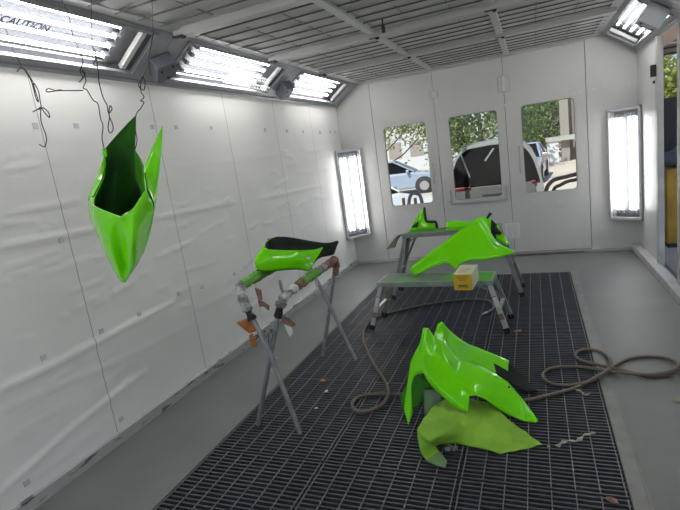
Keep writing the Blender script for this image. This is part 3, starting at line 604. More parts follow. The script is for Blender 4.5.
m = MB(); m.tube([(0, 0, 0), (0, 0, -.05)], .006, 8); m.tube([(0, 0, -.045), (0, 0, -.11)], .016, 10); m.build('hook_body', M['black'], t, smooth=40)
# ---------------------------------------------------------------- grating
RY = [1.25, 2.275, 3.285, 4.287, 5.31, 6.33]
CX = [.778, 1.572, 2.368, 3.158]
pw = .788; pl = 1.008
m = MB()
nb = 31; nr = 8
for k in range(nb):
    y = .006 + k*(pl-.012)/(nb-1)
    m.box((pw/2, y, -.0195), (pw, .0105, .034), Matrix.Rotation(-.0, 3, 'X'))
gm = m.build('floor_grating', M['grate'])
m = MB()
for k in range(nr):
    x = .010 + k*(pw-.020)/(nr-1); m.box((x, pl/2, -.0025), (.0058, pl, .008))
rods = m.build('twisted_rods', mat('worn_rod_steel', (.185, .185, .178), .5, metal=.1, var=.25, vscale=9), gm)
rown = ['front row at the lower picture edge', 'second row from the viewer', 'middle row', 'row under the near step platform', 'row nearest the back doors']
coln = ['left column', 'centre column', 'right column']
for r in range(5):
    for c in range(3):
        if r == c == 0: o = gm
        else:
            o = gm.copy(); COL.objects.link(o)
            for ch in (rods,):
                q = ch.copy(); COL.objects.link(q); q.parent = o
        o.location = (CX[c]+.001, RY[r]+.0075, 0)
        tag(o, 'dark steel floor grating panel, %s, %s' % (coln[c], rown[r]), 'grating', 'floor grating panels over the pit')
# ---------------------------------------------------------------- floor fairing
G3 = [M['green'], M['black_in'], M['green_in'], M['green_mid']]
t = empty('motorcycle_fairing', (2.3, 2.95, 0)); tag(t, 'large glossy green two-sided fairing standing on the floor grating', 'fairing')
def rel(V, o): return {k: (p[0]-o[0], p[1]-o[1], p[2]-o[2]) for k, p in V.items()}
o_ = (2.3, 2.95, 0)
F = ['a0 a1 m1 m0', 'a0 p0 a1', 'a1 a2 m2 m1', 'a2 a3 m3 m2', 'a3 a4 m4 m3', 'a4 a5 m5 m4', 'a5 a6 m6 m5', 'a6 a7 m7 m6',
     'm0 m1 b1 b0', 'm1 m2 b2 b1', 'm2 m3 b3 b2', 'b3 m3 b5 b4', 'm3 m4 b5', 'm4 b6 b5', 'm4 m5 b7 b6', 'm5 m6 b8 b7', 'm6 m7 b9 b8', 'a7 a8 b10 m7', 'm7 b10 b9',
     'c0 a0 m0', 'c0 m0 b0 c8', 'c1 c0 c8', 'c1 c8 c7 c2', 'c2 c7 c6 c3', 'c3 c6 c5 c4', 'a1 M0 M1 M2', 'a1 M2 a2']
cage('near_side_panel', rel(NEAR_SIDE, o_), F, G3, t, base=.4, rim=.9, out=(0, -1, .6), thick=.006, inner=2,
     crease=[('a1', 'm1', .55), ('m1', 'b1', .3), ('a2', 'm2', .2), ('m3', 'm4', .3), ('m4', 'm5', .3), ('m5', 'm6', .3), ('m0', 'b0', .4), ('a0', 'm0', .35), ('a1', 'a2', .6)],
     vcrease=['a0', 'p0', 'a8', 'b10', 'b4', 'b5', 'c4', 'M0', 'M1', 'b0', 'a6', 'b8', 'c3', 'b7', 'c5'])
F = ['T0 T1 m1 m0', 'T1 T2 m2 m1', 'T2 T3 m3 m2', 'T3 T4 m4 m3', 'T4 T5 m5 m4', 'T5 T6 m6 m5', 'T6 T7 m7', 'T6 m7 m6', 'T7 T8 m7', 'T8 T9 B7 m7',
     'm0 m1 B1 B0', 'm1 m2 B2 B1', 'm2 m3 B3 B2', 'm3 m4 B4 B3', 'm4 m5 B5 B4', 'm5 m6 B6 B5', 'm6 m7 B7 B6']
fmx = [3, 3, 3, 0, 0, 0, 1, 1, 1, 1, 3, 3, 3, 3, 3, 1, 1]
fs_ = cage('far_side_panel', rel(FAR_SIDE, o_), F, [M['green'], M['black_in'], M['green_in'], M['green_mid']], t, base=.4, rim=.9, out=(0, -1, .4), thick=.006, fm=[0 if x == 3 else x for x in fmx],
     crease=[('T4', 'm4', .8), ('m4', 'B4', .6), ('T6', 'm6', .8), ('m6', 'B6', .8), ('T6', 'm7', .5)], vcrease=['T0', 'T9', 'T7', 'B7', 'T6'])
fs_['label'] = 'far green side panel with dark inner tip'
F = ['a b e f', 'b c d e', 'a f g', 'g f h', 'f e i h']
cage('inner_panel', rel(INNER_PANEL, o_), F, [M['green_mid'], M['green_in']], t, out=(0, -1, 0), thick=.005, vcrease=['a', 'c', 'd', 'g', 'h', 'i'])
m = MB()
for p in ((0.29, .02-.0, .17), (-.255, -.03, .36)): pass
for (x, y, z) in ((2.60, 3.0, .163), (2.085, 2.985, .418)):
    m.tube([(x-o_[0], y-o_[1]-.012, z-o_[2]+.004), (x-o_[0], y-o_[1]+.012, z-o_[2])], .006, 8)
build_each(m, 'fastener', M['black'], t)
# legs of the inner bracket reach the grating
m = MB(); m.tube([(2.06-o_[0], 2.97-o_[1], .09), (2.05-o_[0], 2.98-o_[1], .004)], .008, 8); m.tube([(2.50-o_[0], 3.26-o_[1], .12), (2.50-o_[0], 3.25-o_[1], .004)], .008, 8)
build_each(m, 'support_peg', M['black'], t)
# masking paper
pt = empty('masking_paper', (2.4, 2.5, 0)); tag(pt, 'dull green oversprayed sheet of masking paper crumpled in front of the floor fairing', 'paper')
o2 = (2.4, 2.5, 0)
F = ['a0 a1 b1 b0', 'a1 a2 b2 b1', 'a2 a3 b3 b2', 'a3 a4 b4 b3', 'a4 a5 b5 b4', 'b0 b1 c1 c0', 'b1 b2 c2 c1', 'b2 b3 c3 c2', 'b3 b4 c4 c3', 'b4 b5 c5 c4',
     'c0 c1 d1 d0', 'c1 c2 d2 d1', 'c2 c3 d3 d2', 'c3 c4 d4 d3', 'c4 c5 d5 d4', 'c5 d6 d5', 'd0 d1 e1 e0', 'e0 e1 f1 f0']
o = cage('paper_sheet', rel(PAPER, o2), F, [M['paper'], M['paper_grey']], pt, base=.3, rim=.9, out=(0, 0, 1), thick=.0015, lev=3,
     crease=[('c1', 'c2', .9), ('c2', 'b2', .9), ('b2', 'c3', .5), ('c3', 'd4', .7), ('d1', 'e1', .5), ('b3', 'c4', .4), ('a2', 'b2', .5)], vcrease=['d6', 'd4', 'f0', 'f1', 'd3', 'a0', 'e0'], fm=[0]*16+[0, 1])
tx = bpy.data.textures.new('crumple', 'CLOUDS'); tx.noise_scale = .06
md = o.modifiers.new('crumple', 'DISPLACE'); md.texture = tx; md.strength = .024; md.mid_level = .5
o.modifiers.move(2, 1)
# grey sheet under the arch
m = MB(); w = empty('paper_offcut', (2.1, 2.84, 0)); tag(w, 'grey paper offcut standing under the arch of the floor fairing', 'paper')
cage('paper_sheet', {'a': (-.05, .10, .15), 'b': (.08, .08, .15), 'c': (.10, .0, .02), 'd': (-.03, -.02, .005), 'e': (.02, .02, .12)}, ['a b e', 'b c e', 'c d e', 'd a e'], [M['paper_grey']], w, out=(0, -1, 0), thick=.002, vcrease=['a', 'b', 'c', 'd'])
w = empty('tape_wad', (2.30, 2.49, 0)); tag(w, 'dark crumpled wad of tape under the front edge of the green paper', 'tape')
m = MB(); rr = random.Random(3)
for k in range(9):
    a = rr.uniform(0, 6.28); p = Vector((rr.uniform(-.025, .025), rr.uniform(-.02, .02), rr.uniform(.012, .035))); m.box(p, (.035, .022, .004), Matrix.Rotation(a, 3, 'X') @ Matrix.Rotation(a*1.7, 3, 'Y'))
m.build('wad', M['aludark'], w)
# ---------------------------------------------------------------- hanging cowl
o3 = (1.2, 1.55, 1.33)
t = empty('motorcycle_fairing', o3); tag(t, 'glossy green pointed tail cowl hanging nose-down on wires before the left wall', 'fairing')
F = ['R0 R1 E1 S0', 'R1 R2 E2 E1', 'R2 R3 C1 E2', 'S0 E1 G1 L1', 'E1 E2 G2 G1', 'E2 C1 C2 G2', 'L1 G1 H1 L2', 'G1 G2 H2 H1', 'G2 C2 C3 H2', 'L2 H1 H2 T0', 'H2 C3 T1 T0',
     'R3 R4 K1 C1', 'R4 R5 K2 K1', 'R5 S5 K2', 'K1 K2 K3 K4', 'C1 K1 K4 C2', 'C2 K4 C3', 'C3 K4 T1', 'K4 K3 T1', 'K2 S5 S4 K3', 'R5 U0 X S5', 'U0 U1 S6 X', 'U1 R7 S6', 'X S6 S5',
     'R0 V0 R1', 'R0 W1 V1 V0', 'W1 W2 V2 V1', 'W2 W3 V2']
cage('outer_shell', rel(HANG, o3), F, G3, t, base=.3, rim=.8, out=(0, -1, 0), thick=.005, inner=1,
     crease=[('C1', 'C2', .95), ('C2', 'C3', .95), ('K1', 'K4', .95), ('R4', 'K1', .5), ('R3', 'C1', .6), ('K1', 'K2', .9), ('E2', 'G2', .3), ('K2', 'S5', .5), ('K3', 'K4', .6), ('K2', 'K3', .5), ('R5', 'K2', .7), ('E1', 'G1', .2), ('R5', 'S5', .4), ('R0', 'W1', .6), ('W1', 'W2', .5), ('R0', 'R1', .8), ('R1', 'R2', .8), ('R2', 'R3', .8), ('S0', 'L1', .6)],
     vcrease=['R7', 'T0', 'T1', 'W3', 'S0', 'R3', 'S4', 'K3', 'U0', 'V2'])
F = ['V2 W3 Q0 M0', 'W3 Qa Q1 Q0', 'W3 TP Qa', 'Qa TP Q1', 'Q0 Q1 M2 M1', 'M0 Q0 M1', 'M0 M1 N1 N0', 'M1 M2 N2 N1', 'Q1 O1 M2', 'M2 O1 N3', 'O1 U0 N3', 'M2 N3 N2', 'N0 N1 BT', 'N1 N2 BT', 'N2 N3 BT', 'V2 M0 N0 V1', 'V1 N0 V0', 'U0 R5 N3', 'V0 N0 BT E2', 'E2 BT C1', 'N3 R5 K1 BT']
HG = dict(HANG)
F = [f for f in F if 'E2' not in f and 'K1' not in f and 'C1' not in f] + ['N3 R5 S5', 'N3 S5 S4 BT', 'S4 K3 BT', 'BT K3 T1', 'BT T1 T0', 'BT T0 L2', 'BT L2 L1', 'N0 BT L1 S0', 'V0 N0 S0 R0']
o = cage('inner_shell', rel(HG, o3), F, [M['green_in'], M['green_mid']], t, base=.15, rim=.7, fm=[1 if ('O1' in f or f.startswith('Q1')) else 0 for f in F], out=(.3, -1, 0), thick=.004,
     crease=[('Q1', 'M2', .5), ('W3', 'Q0', .3)], vcrease=['TP', 'W3', 'V2', 'O1', 'V0', 'U0', 'R5', 'Q1'])
o['label'] = 'dark green inside of the cowl'
m = MB()
for p, s in ((HANG['W3'], .03),):
    q = Vector(p)-Vector(o3); m.box(q+Vector((.006, -.008, -.012)), (.022, .006, .034), Matrix.Rotation(.2, 3, 'Y'))
build_each(m, 'mounting_tab', M['green'], t, bevel=.002)
# ---------------------------------------------------------------- hanging wires
def wire(label, curves, r=.0022, name='hanging_wire', ext=None, group='thin wires hung from the ceiling'):
    pts = [list(c) for c in curves]
    if ext is not None:      # run the first curve up to the ceiling
        a, b = Vector(pts[0][0]), Vector(pts[0][1]); d = (a-b)
        d = d/ max(d.z, .05); pts[0][0] = tuple(a + d*(ZC-a.z)) if a.z < ZC else tuple(a)
    base = Vector(pts[0][0]); t = empty(name, base); tag(t, label, 'wire', group)
    names = ['wire_strand', 'wire_knots', 'side_loop']
    for i, c in enumerate(pts):
        m = MB(); m.tube(smooth_path([Vector(p)-base for p in c], 4 if i else 2), r*(.55 if i == 0 and len(pts) > 1 else 1), 6); m.build(names[i], M['wire'], t, smooth=60)
    return t
wire('thin wire ending in knots at far left, below the CAUTION light', [WIRE_A, WIRE_A2], ext=1)
wire('knotted wire holding the left edge of the hanging green cowl', [WIRE_B, WIRE_B2, WIRE_D], ext=1)
wire('loose wire ending in a small loop just above the hanging green cowl', [WIRE_C, WIRE_C2], ext=1)
wire('knotted wire holding the top right tip of the hanging green cowl', [WIRE_E, WIRE_E2], ext=1)
# ---------------------------------------------------------------- trestle stand
st = empty('trestle_stand', (1.11, 3.1, 0)); tag(st, 'grey steel X-leg trestle stand with tape-wrapped top rails, under a green cowl', 'stand')
o4 = Vector((1.11, 3.1, 0))
def sub(*ps): return [Vector(p)-o4 for p in ps]
def leg(pts):
    m = MB(); m.tube(sub(*pts), .0165, 12); return m.build('leg', M['steel'], st, smooth=40)
leg([(1.294, 2.525, .002), (1.157, 2.535, .583), (1.02, 2.535, .98)])
leg([(.933, 2.577, .002), (1.157, 2.57, .583), (1.290, 2.56, .90)])
leg([(1.284, 3.669, .002), (1.10, 3.69, .50), (.918, 3.70, .97)])
leg([(.933, 3.735, .002), (1.07, 3.725, .44), (1.205, 3.715, .885)])
m = MB()
m.tube(sub((1.14, 2.52, .583), (1.17, 2.59, .583)), .008, 8); m.tube(sub((1.07, 3.68, .45), (1.09, 3.74, .45)), .008, 8); build_each(m, 'pivot_bolt', M['chrome'], st, smooth=40)
m = MB(); m.tube(smooth_path(sub((1.02, 2.535, .97), (1.012, 2.55, 1.0), (1.0, 2.60, 1.02), (.975, 2.9, 1.015), (.93, 3.55, 1.0), (.918, 3.68, .99), (.918, 3.70, .965)), 5), .0165, 12); m.build('top_rail', M['steel'], st, smooth=40)
m = MB(); m.tube(smooth_path(sub((1.29, 2.56, .89), (1.297, 2.575, .915), (1.30, 2.62, .932), (1.28, 2.9, .935), (1.225, 3.55, .915), (1.208, 3.69, .905), (1.205, 3.715, .88)), 5), .0165, 12); m.build('top_rail', M['steel'], st, smooth=40)
def wrapt(pts, r, mt_, seed, n=7):
    rr = random.Random(seed); P_ = smooth_path(sub(*pts), n); m = MB()
    m.tube(P_, [r*rr.uniform(.82, 1.22) for _ in P_], 11); return m.build('tape_wrap', mt_, st, smooth=60)
wrapt([(1.055, 2.535, .86), (1.03, 2.535, .95), (1.012, 2.55, 1.0), (1.0, 2.60, 1.022)], .031, M['wrap'], 1)
wrapt([(1.075, 2.535, .80), (1.052, 2.535, .87)], .026, M['black'], 2, 4)
wrapt([(1.004, 2.58, 1.02), (.99, 2.75, 1.02), (.975, 2.9, 1.016), (.955, 3.15, 1.01)], .034, M['wrapgreen'], 3)
wrapt([(.955, 3.15, 1.01), (.93, 3.5, 1.0)], .030, M['wrap'], 4)
wrapt([(1.285, 2.56, .88), (1.297, 2.575, .915), (1.302, 2.63, .934), (1.293, 2.78, .937)], .029, M['wrap'], 5)
wrapt([(1.255, 2.56, .81), (1.283, 2.56, .88)], .025, M['black'], 6, 4)
wrapt([(1.28, 2.565, .874), (1.292, 2.57, .905)], .033, M['wrapbrown'], 14, 4)
wrapt([(1.293, 2.78, .937), (1.282, 2.9, .936)], .033, M['wrapbrown'], 7, 4)
wrapt([(1.282, 2.9, .936), (1.262, 3.1, .93), (1.25, 3.25, .925)], .032, M['wrapgreen'], 8)
wrapt([(1.25, 3.25, .925), (1.235, 3.42, .918)], .030, M['wrap'], 9)
wrapt([(1.235, 3.42, .918), (1.215, 3.62, .91), (1.208, 3.69, .903), (1.204, 3.717, .84)], .032, M['wrapbrown'], 10)
wrapt([(1.204, 3.717, .84), (1.185, 3.72, .77)], .024, M['wrapbrown'], 11, 4)
def scrap(p, pts, mt_, lab=None):
    V = {str(i): Vector(q)+Vector(p)-o4 for i, q in enumerate(pts)}
    n = len(pts); c = sum((V[str(i)] for i in range(n)), Vector((0, 0, 0)))/n + Vector((0, -.008, 0)); V['c'] = c
    o = cage('tape_scrap', V, ['%d %d c' % (i, (i+1) % n) for i in range(n)], [mt_], st, out=(0, -1, 0), thick=.0015, vcrease=[str(i) for i in range(n)], keep=.9)
    if lab: o['label'] = lab
scrap((1.045, 2.53, .82), [(.02, 0, .0), (-.085, -.02, -.03), (-.045, -.01, -.075), (-.01, 0, -.115), (.045, 0, -.10), (.035, 0, -.04)], M['orange'], 'orange tape flap')
scrap((1.045, 2.53, .71), [(.015, 0, .0), (.035, -.01, -.05), (.03, 0, -.10), (-.005, -.01, -.09), (-.02, 0, -.02)], M['orange'], 'orange tape flap')
scrap((1.12, 2.60, .98), [(-.03, 0, .02), (.02, 0, .0), (.015, 0, -.07), (-.02, 0, -.06)], M['wrapbrown'])
scrap((1.11, 2.60, .92), [(-.01, 0, .0), (.03, 0, -.02), (.075, -.01, -.045), (.06, 0, -.085), (.02, 0, -.05), (-.01, 0, -.06)], M['wrapbrown'])
scrap((1.20, 2.75, .98), [(-.012, 0, .03), (.01, 0, .02), (.02, 0, -.06), (.0, 0, -.075), (-.012, 0, -.03)], M['aludark'])
scrap((1.29, 2.56, .80), [(-.02, 0, .03), (.06, -.02, .0), (.085, 0, -.045), (.05, 0, -.06), (.0, 0, -.04)], M['wrapbrown'], 'brown torn tape flap')
scrap((1.285, 2.58, .75), [(-.01, 0, .03), (.04, 0, .0), (.05, 0, -.06), (.02, 0, -.09), (-.005, 0, -.03)], M['scrapwhite'], 'pale torn tape flap')
scrap((1.25, 3.2, .89), [(-.02, 0, .01), (.015, 0, .01), (.01, 0, -.07), (-.01, 0, -.08)], M['scrapwhite'])
m = MB()
m.tube(smooth_path(sub((1.10, 2.54, .74), (1.12, 2.545, .70), (1.15, 2.545, .72), (1.13, 2.545, .66), (1.17, 2.545, .70), (1.16, 2.545, .64), (1.2, 2.545, .68), (1.19, 2.545, .73), (1.22, 2.55, .70)), 6), .0022, 6)
m.build('wire_tangle', M['wire'], st)
# cowl on the trestle
o5 = (1.11, 3.2, .95)
t = empty('motorcycle_fairing', o5); tag(t, 'green open-topped tail cowl with dark inside, lying on the trestle stand', 'fairing')
F = ['nb0 nm0 nm1 nb1', 'nm0 nt0 nt1 nm1', 'nt0 ft0 r0', 'nt0 r0 nt1', 'ft0 r1 r0', 'ft0 r2 r1', 'ft0 ft1 r2', 'nb1 nm1 nm2 nb2', 'nm1 nt1 nt2 nm2', 'nb2 nm2 nm3 nb3', 'nm2 nt2 nt3 nm3', 'nb3 nm3 nm4 nb4', 'nm3 nt3 nt4 nm4', 'nm4 nt4 nt5', 'nm4 nt5 nb4', 'nm0 fb0 ft0 nt0', 'nm0 nb0 fb0']
cage('near_shell', rel(TAIL, o5), F, G3, t, base=.2, rim=.6, out=(.3, -1, .3), thick=.005, inner=1,
     crease=[('nm1', 'nm2', .4), ('nm2', 'nm3', .4), ('nm3', 'nm4', .3), ('nt0', 'nt1', .3), ('nt1', 'nt2', .8), ('nt2', 'nt3', .8), ('nt3', 'nt4', .8), ('nm0', 'nm1', .3), ('ft0', 'ft1', .4), ('nm0', 'nt0', .85), ('nb0', 'nm0', .85), ('nt0', 'ft0', .7)],
     vcrease=['nb0', 'nb4', 'nt5', 'ft1', 'r2', 'nm0'], keep=.8)
F = ['ft0 ft1 fb1 fb0', 'ft1 ft2 fb2 fb1', 'ft2 ft3 fb3 fb2', 'ft3 ft4 fb4 fb3', 'ft4 ft5 fb5 fb4', 'ft5 ft6 fb5', 'ft6 ft7 fb6 fb5', 'nb0 fb0 fb1 nb1', 'nb1 fb1 fb2 nb2', 'nb2 fb2 fb3 nb3', 'nb3 fb3 fb4 nb4', 'nm0 nb0 fb0', 'nm0 fb0 ft0 nt0']
o = cage('far_shell', rel(TAIL, o5), F[:11], [M['black_in'], M['green']], t, out=(.5, -1, .3), thick=.005, inner=1,
     crease=[('ft1', 'ft2', .4), ('ft3', 'ft4', .4)], vcrease=['ft0', 'ft6', 'ft7', 'fb6', 'nb0', 'nb4'])
o['label'] = 'bare dark inside wall'
m = MB(); rr = random.Random(8)
tv = Vector(TAIL['nm2']); 
for (u, v, s) in ((.78, .30, .026), (.88, .12, .02), (.70, .08, .02)):
    p = Vector(TAIL['nm2']).lerp(Vector(TAIL['nm4']), u) + Vector((.012, -.012, (v-.2)*.22)) - Vector(o5)
    m.box(p, (s, .003, s*.7), Matrix.Rotation(.5, 3, 'Z') @ Matrix.Rotation(.4, 3, 'Y'))
build_each(m, 'pale_sticker', M['scrapwhite'], t)
# ---------------------------------------------------------------- step platforms
def platform(cx, cy, yaw, w, d, h, fw, fd, mats_, label, stickers, feet_h=.035):
    t = empty('step_platform', (cx, cy, 0)); t.rotation_euler.z = yaw; tag(t, label, 'platform', 'folding aluminium step platforms')
    deck, legm, lowm = mats_
    m = MB(); m.b2(-w/2, w/2, -d/2, d/2, h-.006, h); 
    for k in range(9): m.b2(-w/2+.02, w/2-.02, -d/2+.02+k*(d-.04)/8-.004, -d/2+.02+k*(d-.04)/8+.004, h, h+.002)
    dk = m.build('deck', M['deck'] if stickers else M['deck2'], t, bevel=.001)
    m = MB()
    m.b2(-w/2, w/2, -d/2-.004, -d/2+.02, h-.048, h+.001); m.b2(-w/2, w/2, d/2-.02, d/2+.004, h-.048, h+.001)
    m.b2(-w/2-.006, -w/2+.012, -d/2, d/2, h-.05, h+.002); m.b2(w/2-.012, w/2+.006, -d/2, d/2, h-.05, h+.002)
    m.build('deck_rim', lowm, t, bevel=.003)
    for sx_ in (-1, 1):
        for sy_ in (-1, 1):
            top = Vector((sx_*(w/2-.03), sy_*(d/2-.03), h-.02)); bot = Vector((sx_*fw/2, sy_*fd/2, feet_h*.6))
            mid = top.lerp(bot, .55); up = Vector((0, 1, 0))
            m = MB(); m.bar(top, bot, .044, .024, (0, 1, 0))
            for q in (-.019, .019):
                m.bar(top+Vector((0, -sy_*.008, 0)), bot+Vector((0, -sy_*.008, 0)), .006, .036, (0, 1, 0))
            lg = m.build('leg', legm if sy_ < 0 else lowm, t, bevel=.003)
            f = MB(); d_ = (bot-top).normalized(); f.bar(bot-d_*.03, bot+d_*.018, .054, .034, (0, 1, 0)); f.build('rubber_foot', M['black'], lg, bevel=.004)
            if stickers and sy_ < 0:
                s = MB(); a = top.lerp(bot, .64); b = top.lerp(bot, .76); s.bar(a+Vector((0, -.014, 0)), b+Vector((0, -.014, 0)), .04, .004, (0, 1, 0)); s.build('brown_sticker', M['browntape'], lg)
                s = MB(); a = top.lerp(bot, .30); b = top.lerp(bot, .50); s.bar(a+Vector((0, -.014, 0)), b+Vector((0, -.014, 0)), .034, .003, (0, 1, 0)); s.build('pale_sticker', M['ivory'], lg)
                s = MB(); a = top.lerp(bot, .285); b = top.lerp(bot, .30); s.bar(a+Vector((0, -.015, 0)), b+Vector((0, -.015, 0)), .034, .003, (0, 1, 0)); s.build('red_sticker', M['carred'], lg)
        a = Vector((sx_*(w/2-.03), 0, h-.02)).lerp(Vector((sx_*fw/2, 0, 0)), .55); yy = d/2-.03+(fd/2-d/2+.03)*.55
        m = MB(); m.bar((a.x, -yy, a.z), (a.x, yy, a.z), .035, .022); m.build('rung', legm, t, bevel=.003)
        b = Vector((sx_*(w/2-.03), 0, h-.03))
        m = MB(); m.bar((a.x, yy*.9, a.z+.01), (b.x-sx_*.10, 0, h-.05), .022, .012, (0, 1, 0)); m.bar((b.x-sx_*.02, -d/2+.06, h-.10), (b.x-sx_*.16, -d/2+.06, h-.04), .02, .01, (0, 1, 0)); build_each(m, 'folding_brace', lowm, t)
    return t
platform(1.875, 4.545, -.055, 1.10, .33, .49, 1.315, .385, (0, M['alu'], M['alud']), 'low silver step platform holding the yellow box', True)
rp = platform(1.905, 5.53, 0, 1.09, .27, .785, 1.45, .36, (0, M['aludark'], M['aludark']), 'taller dull grey step platform behind the low silver one', False, .05)
# loose sheet on the taller platform
s = empty('masking_sheet', (1.33, 5.5, .79)); tag(s, 'pale translucent sheet draped over left end of the taller platform', 'paper')
cage('sheet', {'a': (.06, -.12, .003), 'b': (.10, .12, .003), 'c': (.02, .14, .002), 'd': (-.03, -.13, .0), 'e': (-.10, -.17, -.09), 'f': (-.09, .1, -.10), 'g': (-.17, -.2, -.15), 'h': (-.12, .06, -.19)}, ['a b c d', 'd c f e', 'e f h g'], [mat('pale_green_film', (.60, .66, .50), .6)], s, out=(0, 0, 1), thick=.001, vcrease=['a', 'b', 'g', 'h'])
# big panel leaning
BP = dict(BIG_PANEL)
t = empty('motorcycle_fairing', (2.05, 4.85, .49)); tag(t, 'broad flat green side panel leaning between the two step platforms', 'fairing')
o6 = (2.05, 4.85, .49)
F = ['v0 v1 v3 v2', 'v2 v3 i0 e', 'v3 v4 v5 i0', 'i0 v5 v6 i1', 'i1 v6 v7 i2', 'i2 v7 v8 v10', 'v8 v9 v10', 'e i0 i1 v12', 'v12 i1 i2 v11', 'v11 i2 v10']
cage('side_panel', rel(BP, o6), F, G3, t, base=.25, rim=.7, out=(0, -1, .3), thick=.010, inner=1, lev=2, vcrease=['v0', 'v1', 'v4', 'v9', 'v12'], crease=[('v0', 'v2', .6), ('v2', 'e', .6), ('e', 'v12', .7), ('v4', 'v5', .5), ('v6', 'v7', .5)])
V = {}
back = Vector((.012, .05, -.012))
for k in ('v0', 'v2', 'e', 'v12', 'v11', 'v10', 'v9'):
    V[k] = Vector(BP[k]); V[k+'b'] = Vector(BP[k]) + (back if k in ('v0', 'v2', 'e') else Vector((.03, .05, .004)))
ks = ['v0', 'v2', 'e', 'v12']; F = ['%s %s %sb %sb' % (a, b, b, a) for a, b in zip(ks, ks[1:])]
ks = ['v12', 'v11', 'v10', 'v9']; F += ['%s %s %sb %sb' % (a, b, b, a) for a, b in zip(ks, ks[1:])]
cage('return_flange', rel(V, o6), F, [M['green'], M['green_in']], t, out=(0, 0, 1), thick=.004, vcrease=['v0', 'v12', 'v9', 'v0b', 'v12b', 'v9b'])
m = MB()
p = Vector(BP['v6'])-Vector(o6); q = Vector(BP['v3'])-Vector(o6)
m.tube([p+Vector((-.09, .11, .02)), p+Vector((0, .12, .05)), p+Vector((.05, .11, .02))], .035, 10); m.tube([q+Vector((-.16, .13, .0)), q+Vector((-.02, .15, .05))], .028, 8)
build_each(m, 'inner_bracket', M['black_in'], t, smooth=40)
# long cover lying on the taller platform
o7 = (2.2, 5.4, .79)
t = empty('motorcycle_fairing', o7); tag(t, 'narrow green cover with black pegs lying on taller platform behind the broad panel', 'fairing')
F = ['a0 a1 b1 b0', 'a1 a2 b2 b1', 'a2 a3 b3 b2', 'a3 a4 b4 b3', 'a4 a5 b5 b4', 'a5 a6 b6 b5', 'a6 a7 b7 b6', 'a7 a8 b7']
LC = {k: v for k, v in LONG_COVER.items() if k[0] in 'ab'}
cage('cover', rel(LC, o7), F, G3, t, base=.3, rim=.7, out=(0, -1, .5), thick=.006, inner=1, fm=[0, 0, 0, 0, 0, 1, 0, 0], crease=[('a4', 'b4', .6), ('a5', 'b5', .8), ('a6', 'b6', .6)], vcrease=['a0', 'a4', 'a8', 'b7', 'b0'])
V = {'a': (1.86, 5.42, .80), 'b': (2.0, 5.45, .845), 'c': (2.2, 5.45, .84), 'd': (2.3, 5.42, .80), 'e': (2.2, 5.38, .795), 'f': (2.0, 5.37, .795)}
cage('lower_lip', rel(V, o7), ['a b f', 'b c e f', 'c d e'], G3, t, out=(0, -1, .5), thick=.006, inner=1, vcrease=['a', 'd'])
m = MB()
P0, P1 = Vector(LONG_COVER['peg0'])-Vector(o7), Vector(LONG_COVER['peg1'])-Vector(o7)
m.tube([P0, P0.lerp(P1, .6), P1], [.014, .014, .02], 10); m.tube([Vector((.19, -.06, .0)), Vector((.25, -.12, -.05))], [.03, .022], 10)
build_each(m, 'peg', M['black'], t, smooth=40)
# fin
o8 = (1.6, 5.48, .79)
t = empty('motorcycle_fairing', o8); tag(t, 'small upright green fin with black edging on left end of the taller platform', 'fairing')
F = ['a b k i', 'b c k', 'c d e k', 'k e f i', 'f g h i']
cage('fin', rel(FIN, o8), F, G3, t, out=(0, -1, 0), thick=.008, inner=2, vcrease=['a', 'd', 'h'], crease=[('k', 'i', .4), ('a', 'b', .7), ('b', 'c', .7), ('c', 'd', .7)])
m = MB(); pth = [Vector(FIN[k])-Vector(o8) for k in 'defgh']
m.tube(smooth_path([p+Vector((.012, -.006, .004)) for p in pth], 5), .015, 8); m.build('rubber_edging', M['black'], t, smooth=50)
m = MB(); pth = [Vector(FIN[k])-Vector(o8)+Vector((0, -.01, 0)) for k in 'abk']; m.poly([pth[0]+Vector((.02, -.004, .04)), pth[1]+Vector((.03, -.004, -.01)), pth[2]+Vector((.005, -.004, .0)), pth[2]+Vector((-.02, -.004, -.07))])
m.build('vent_slot', M['green_in'], t)
cl = empty('foot_clamp', (1.60, 5.40, .785)); 
bpy.data.objects.remove(cl)
# yellow box
t = empty('cardboard_box', (2.215, 4.233, .4935)); t.rotation_euler.z = -.06; tag(t, 'small yellow and white cardboard box on the front edge of the low platform', 'box')
m = MB(); m.b2(-.078, .078, -.165, .165, 0, .142); m.build('carton', M['card'], t, bevel=.003)
m = MB(); m.b2(-.0785, .0785, -.1665, -.164, .001, .141); fr = m.build('yellow_end', M['yellow'], t)
m = MB()
for k, (w_, z_) in enumerate(((.10, .118), (.075, .10), (.06, .086))): m.b2(-w_/2, w_/2, -.168, -.1662, z_, z_+.006)
m.b2(-.05, .05, -.168, -.1662, .022, .026); m.b2(-.04, .04, -.168, -.1662, .03, .05); m.build('printed_lines', M['ink'], fr)
m = MB()
for k in range(4): m.b2(-.05, .045-.01*k, .02-.04*k, .028-.04*k, .1421, .1427)
m.build('top_print', M['ink'], t)
# ---------------------------------------------------------------- air hose
t = empty('air_hose', (2.4, 3.4, 0)); tag(t, 'brown rubber air hose snaking over the grating and coiled at right', 'hose')
hp = smooth_path([Vector(p)-Vector((2.4, 3.4, 0)) for p in HOSE], 6)
m = MB(); m.tube(hp[3:], .0125, 10); m.build('hose', M['hose'], t, smooth=60)
m = MB(); d = (hp[0]-hp[4]).normalized(); m.tube([hp[4], hp[2], hp[0]], [.015, .017, .013], 10); m.tube([hp[0], hp[0]+d*.03], .009, 8); m.build('coupler', M['chrome'], t, smooth=40)
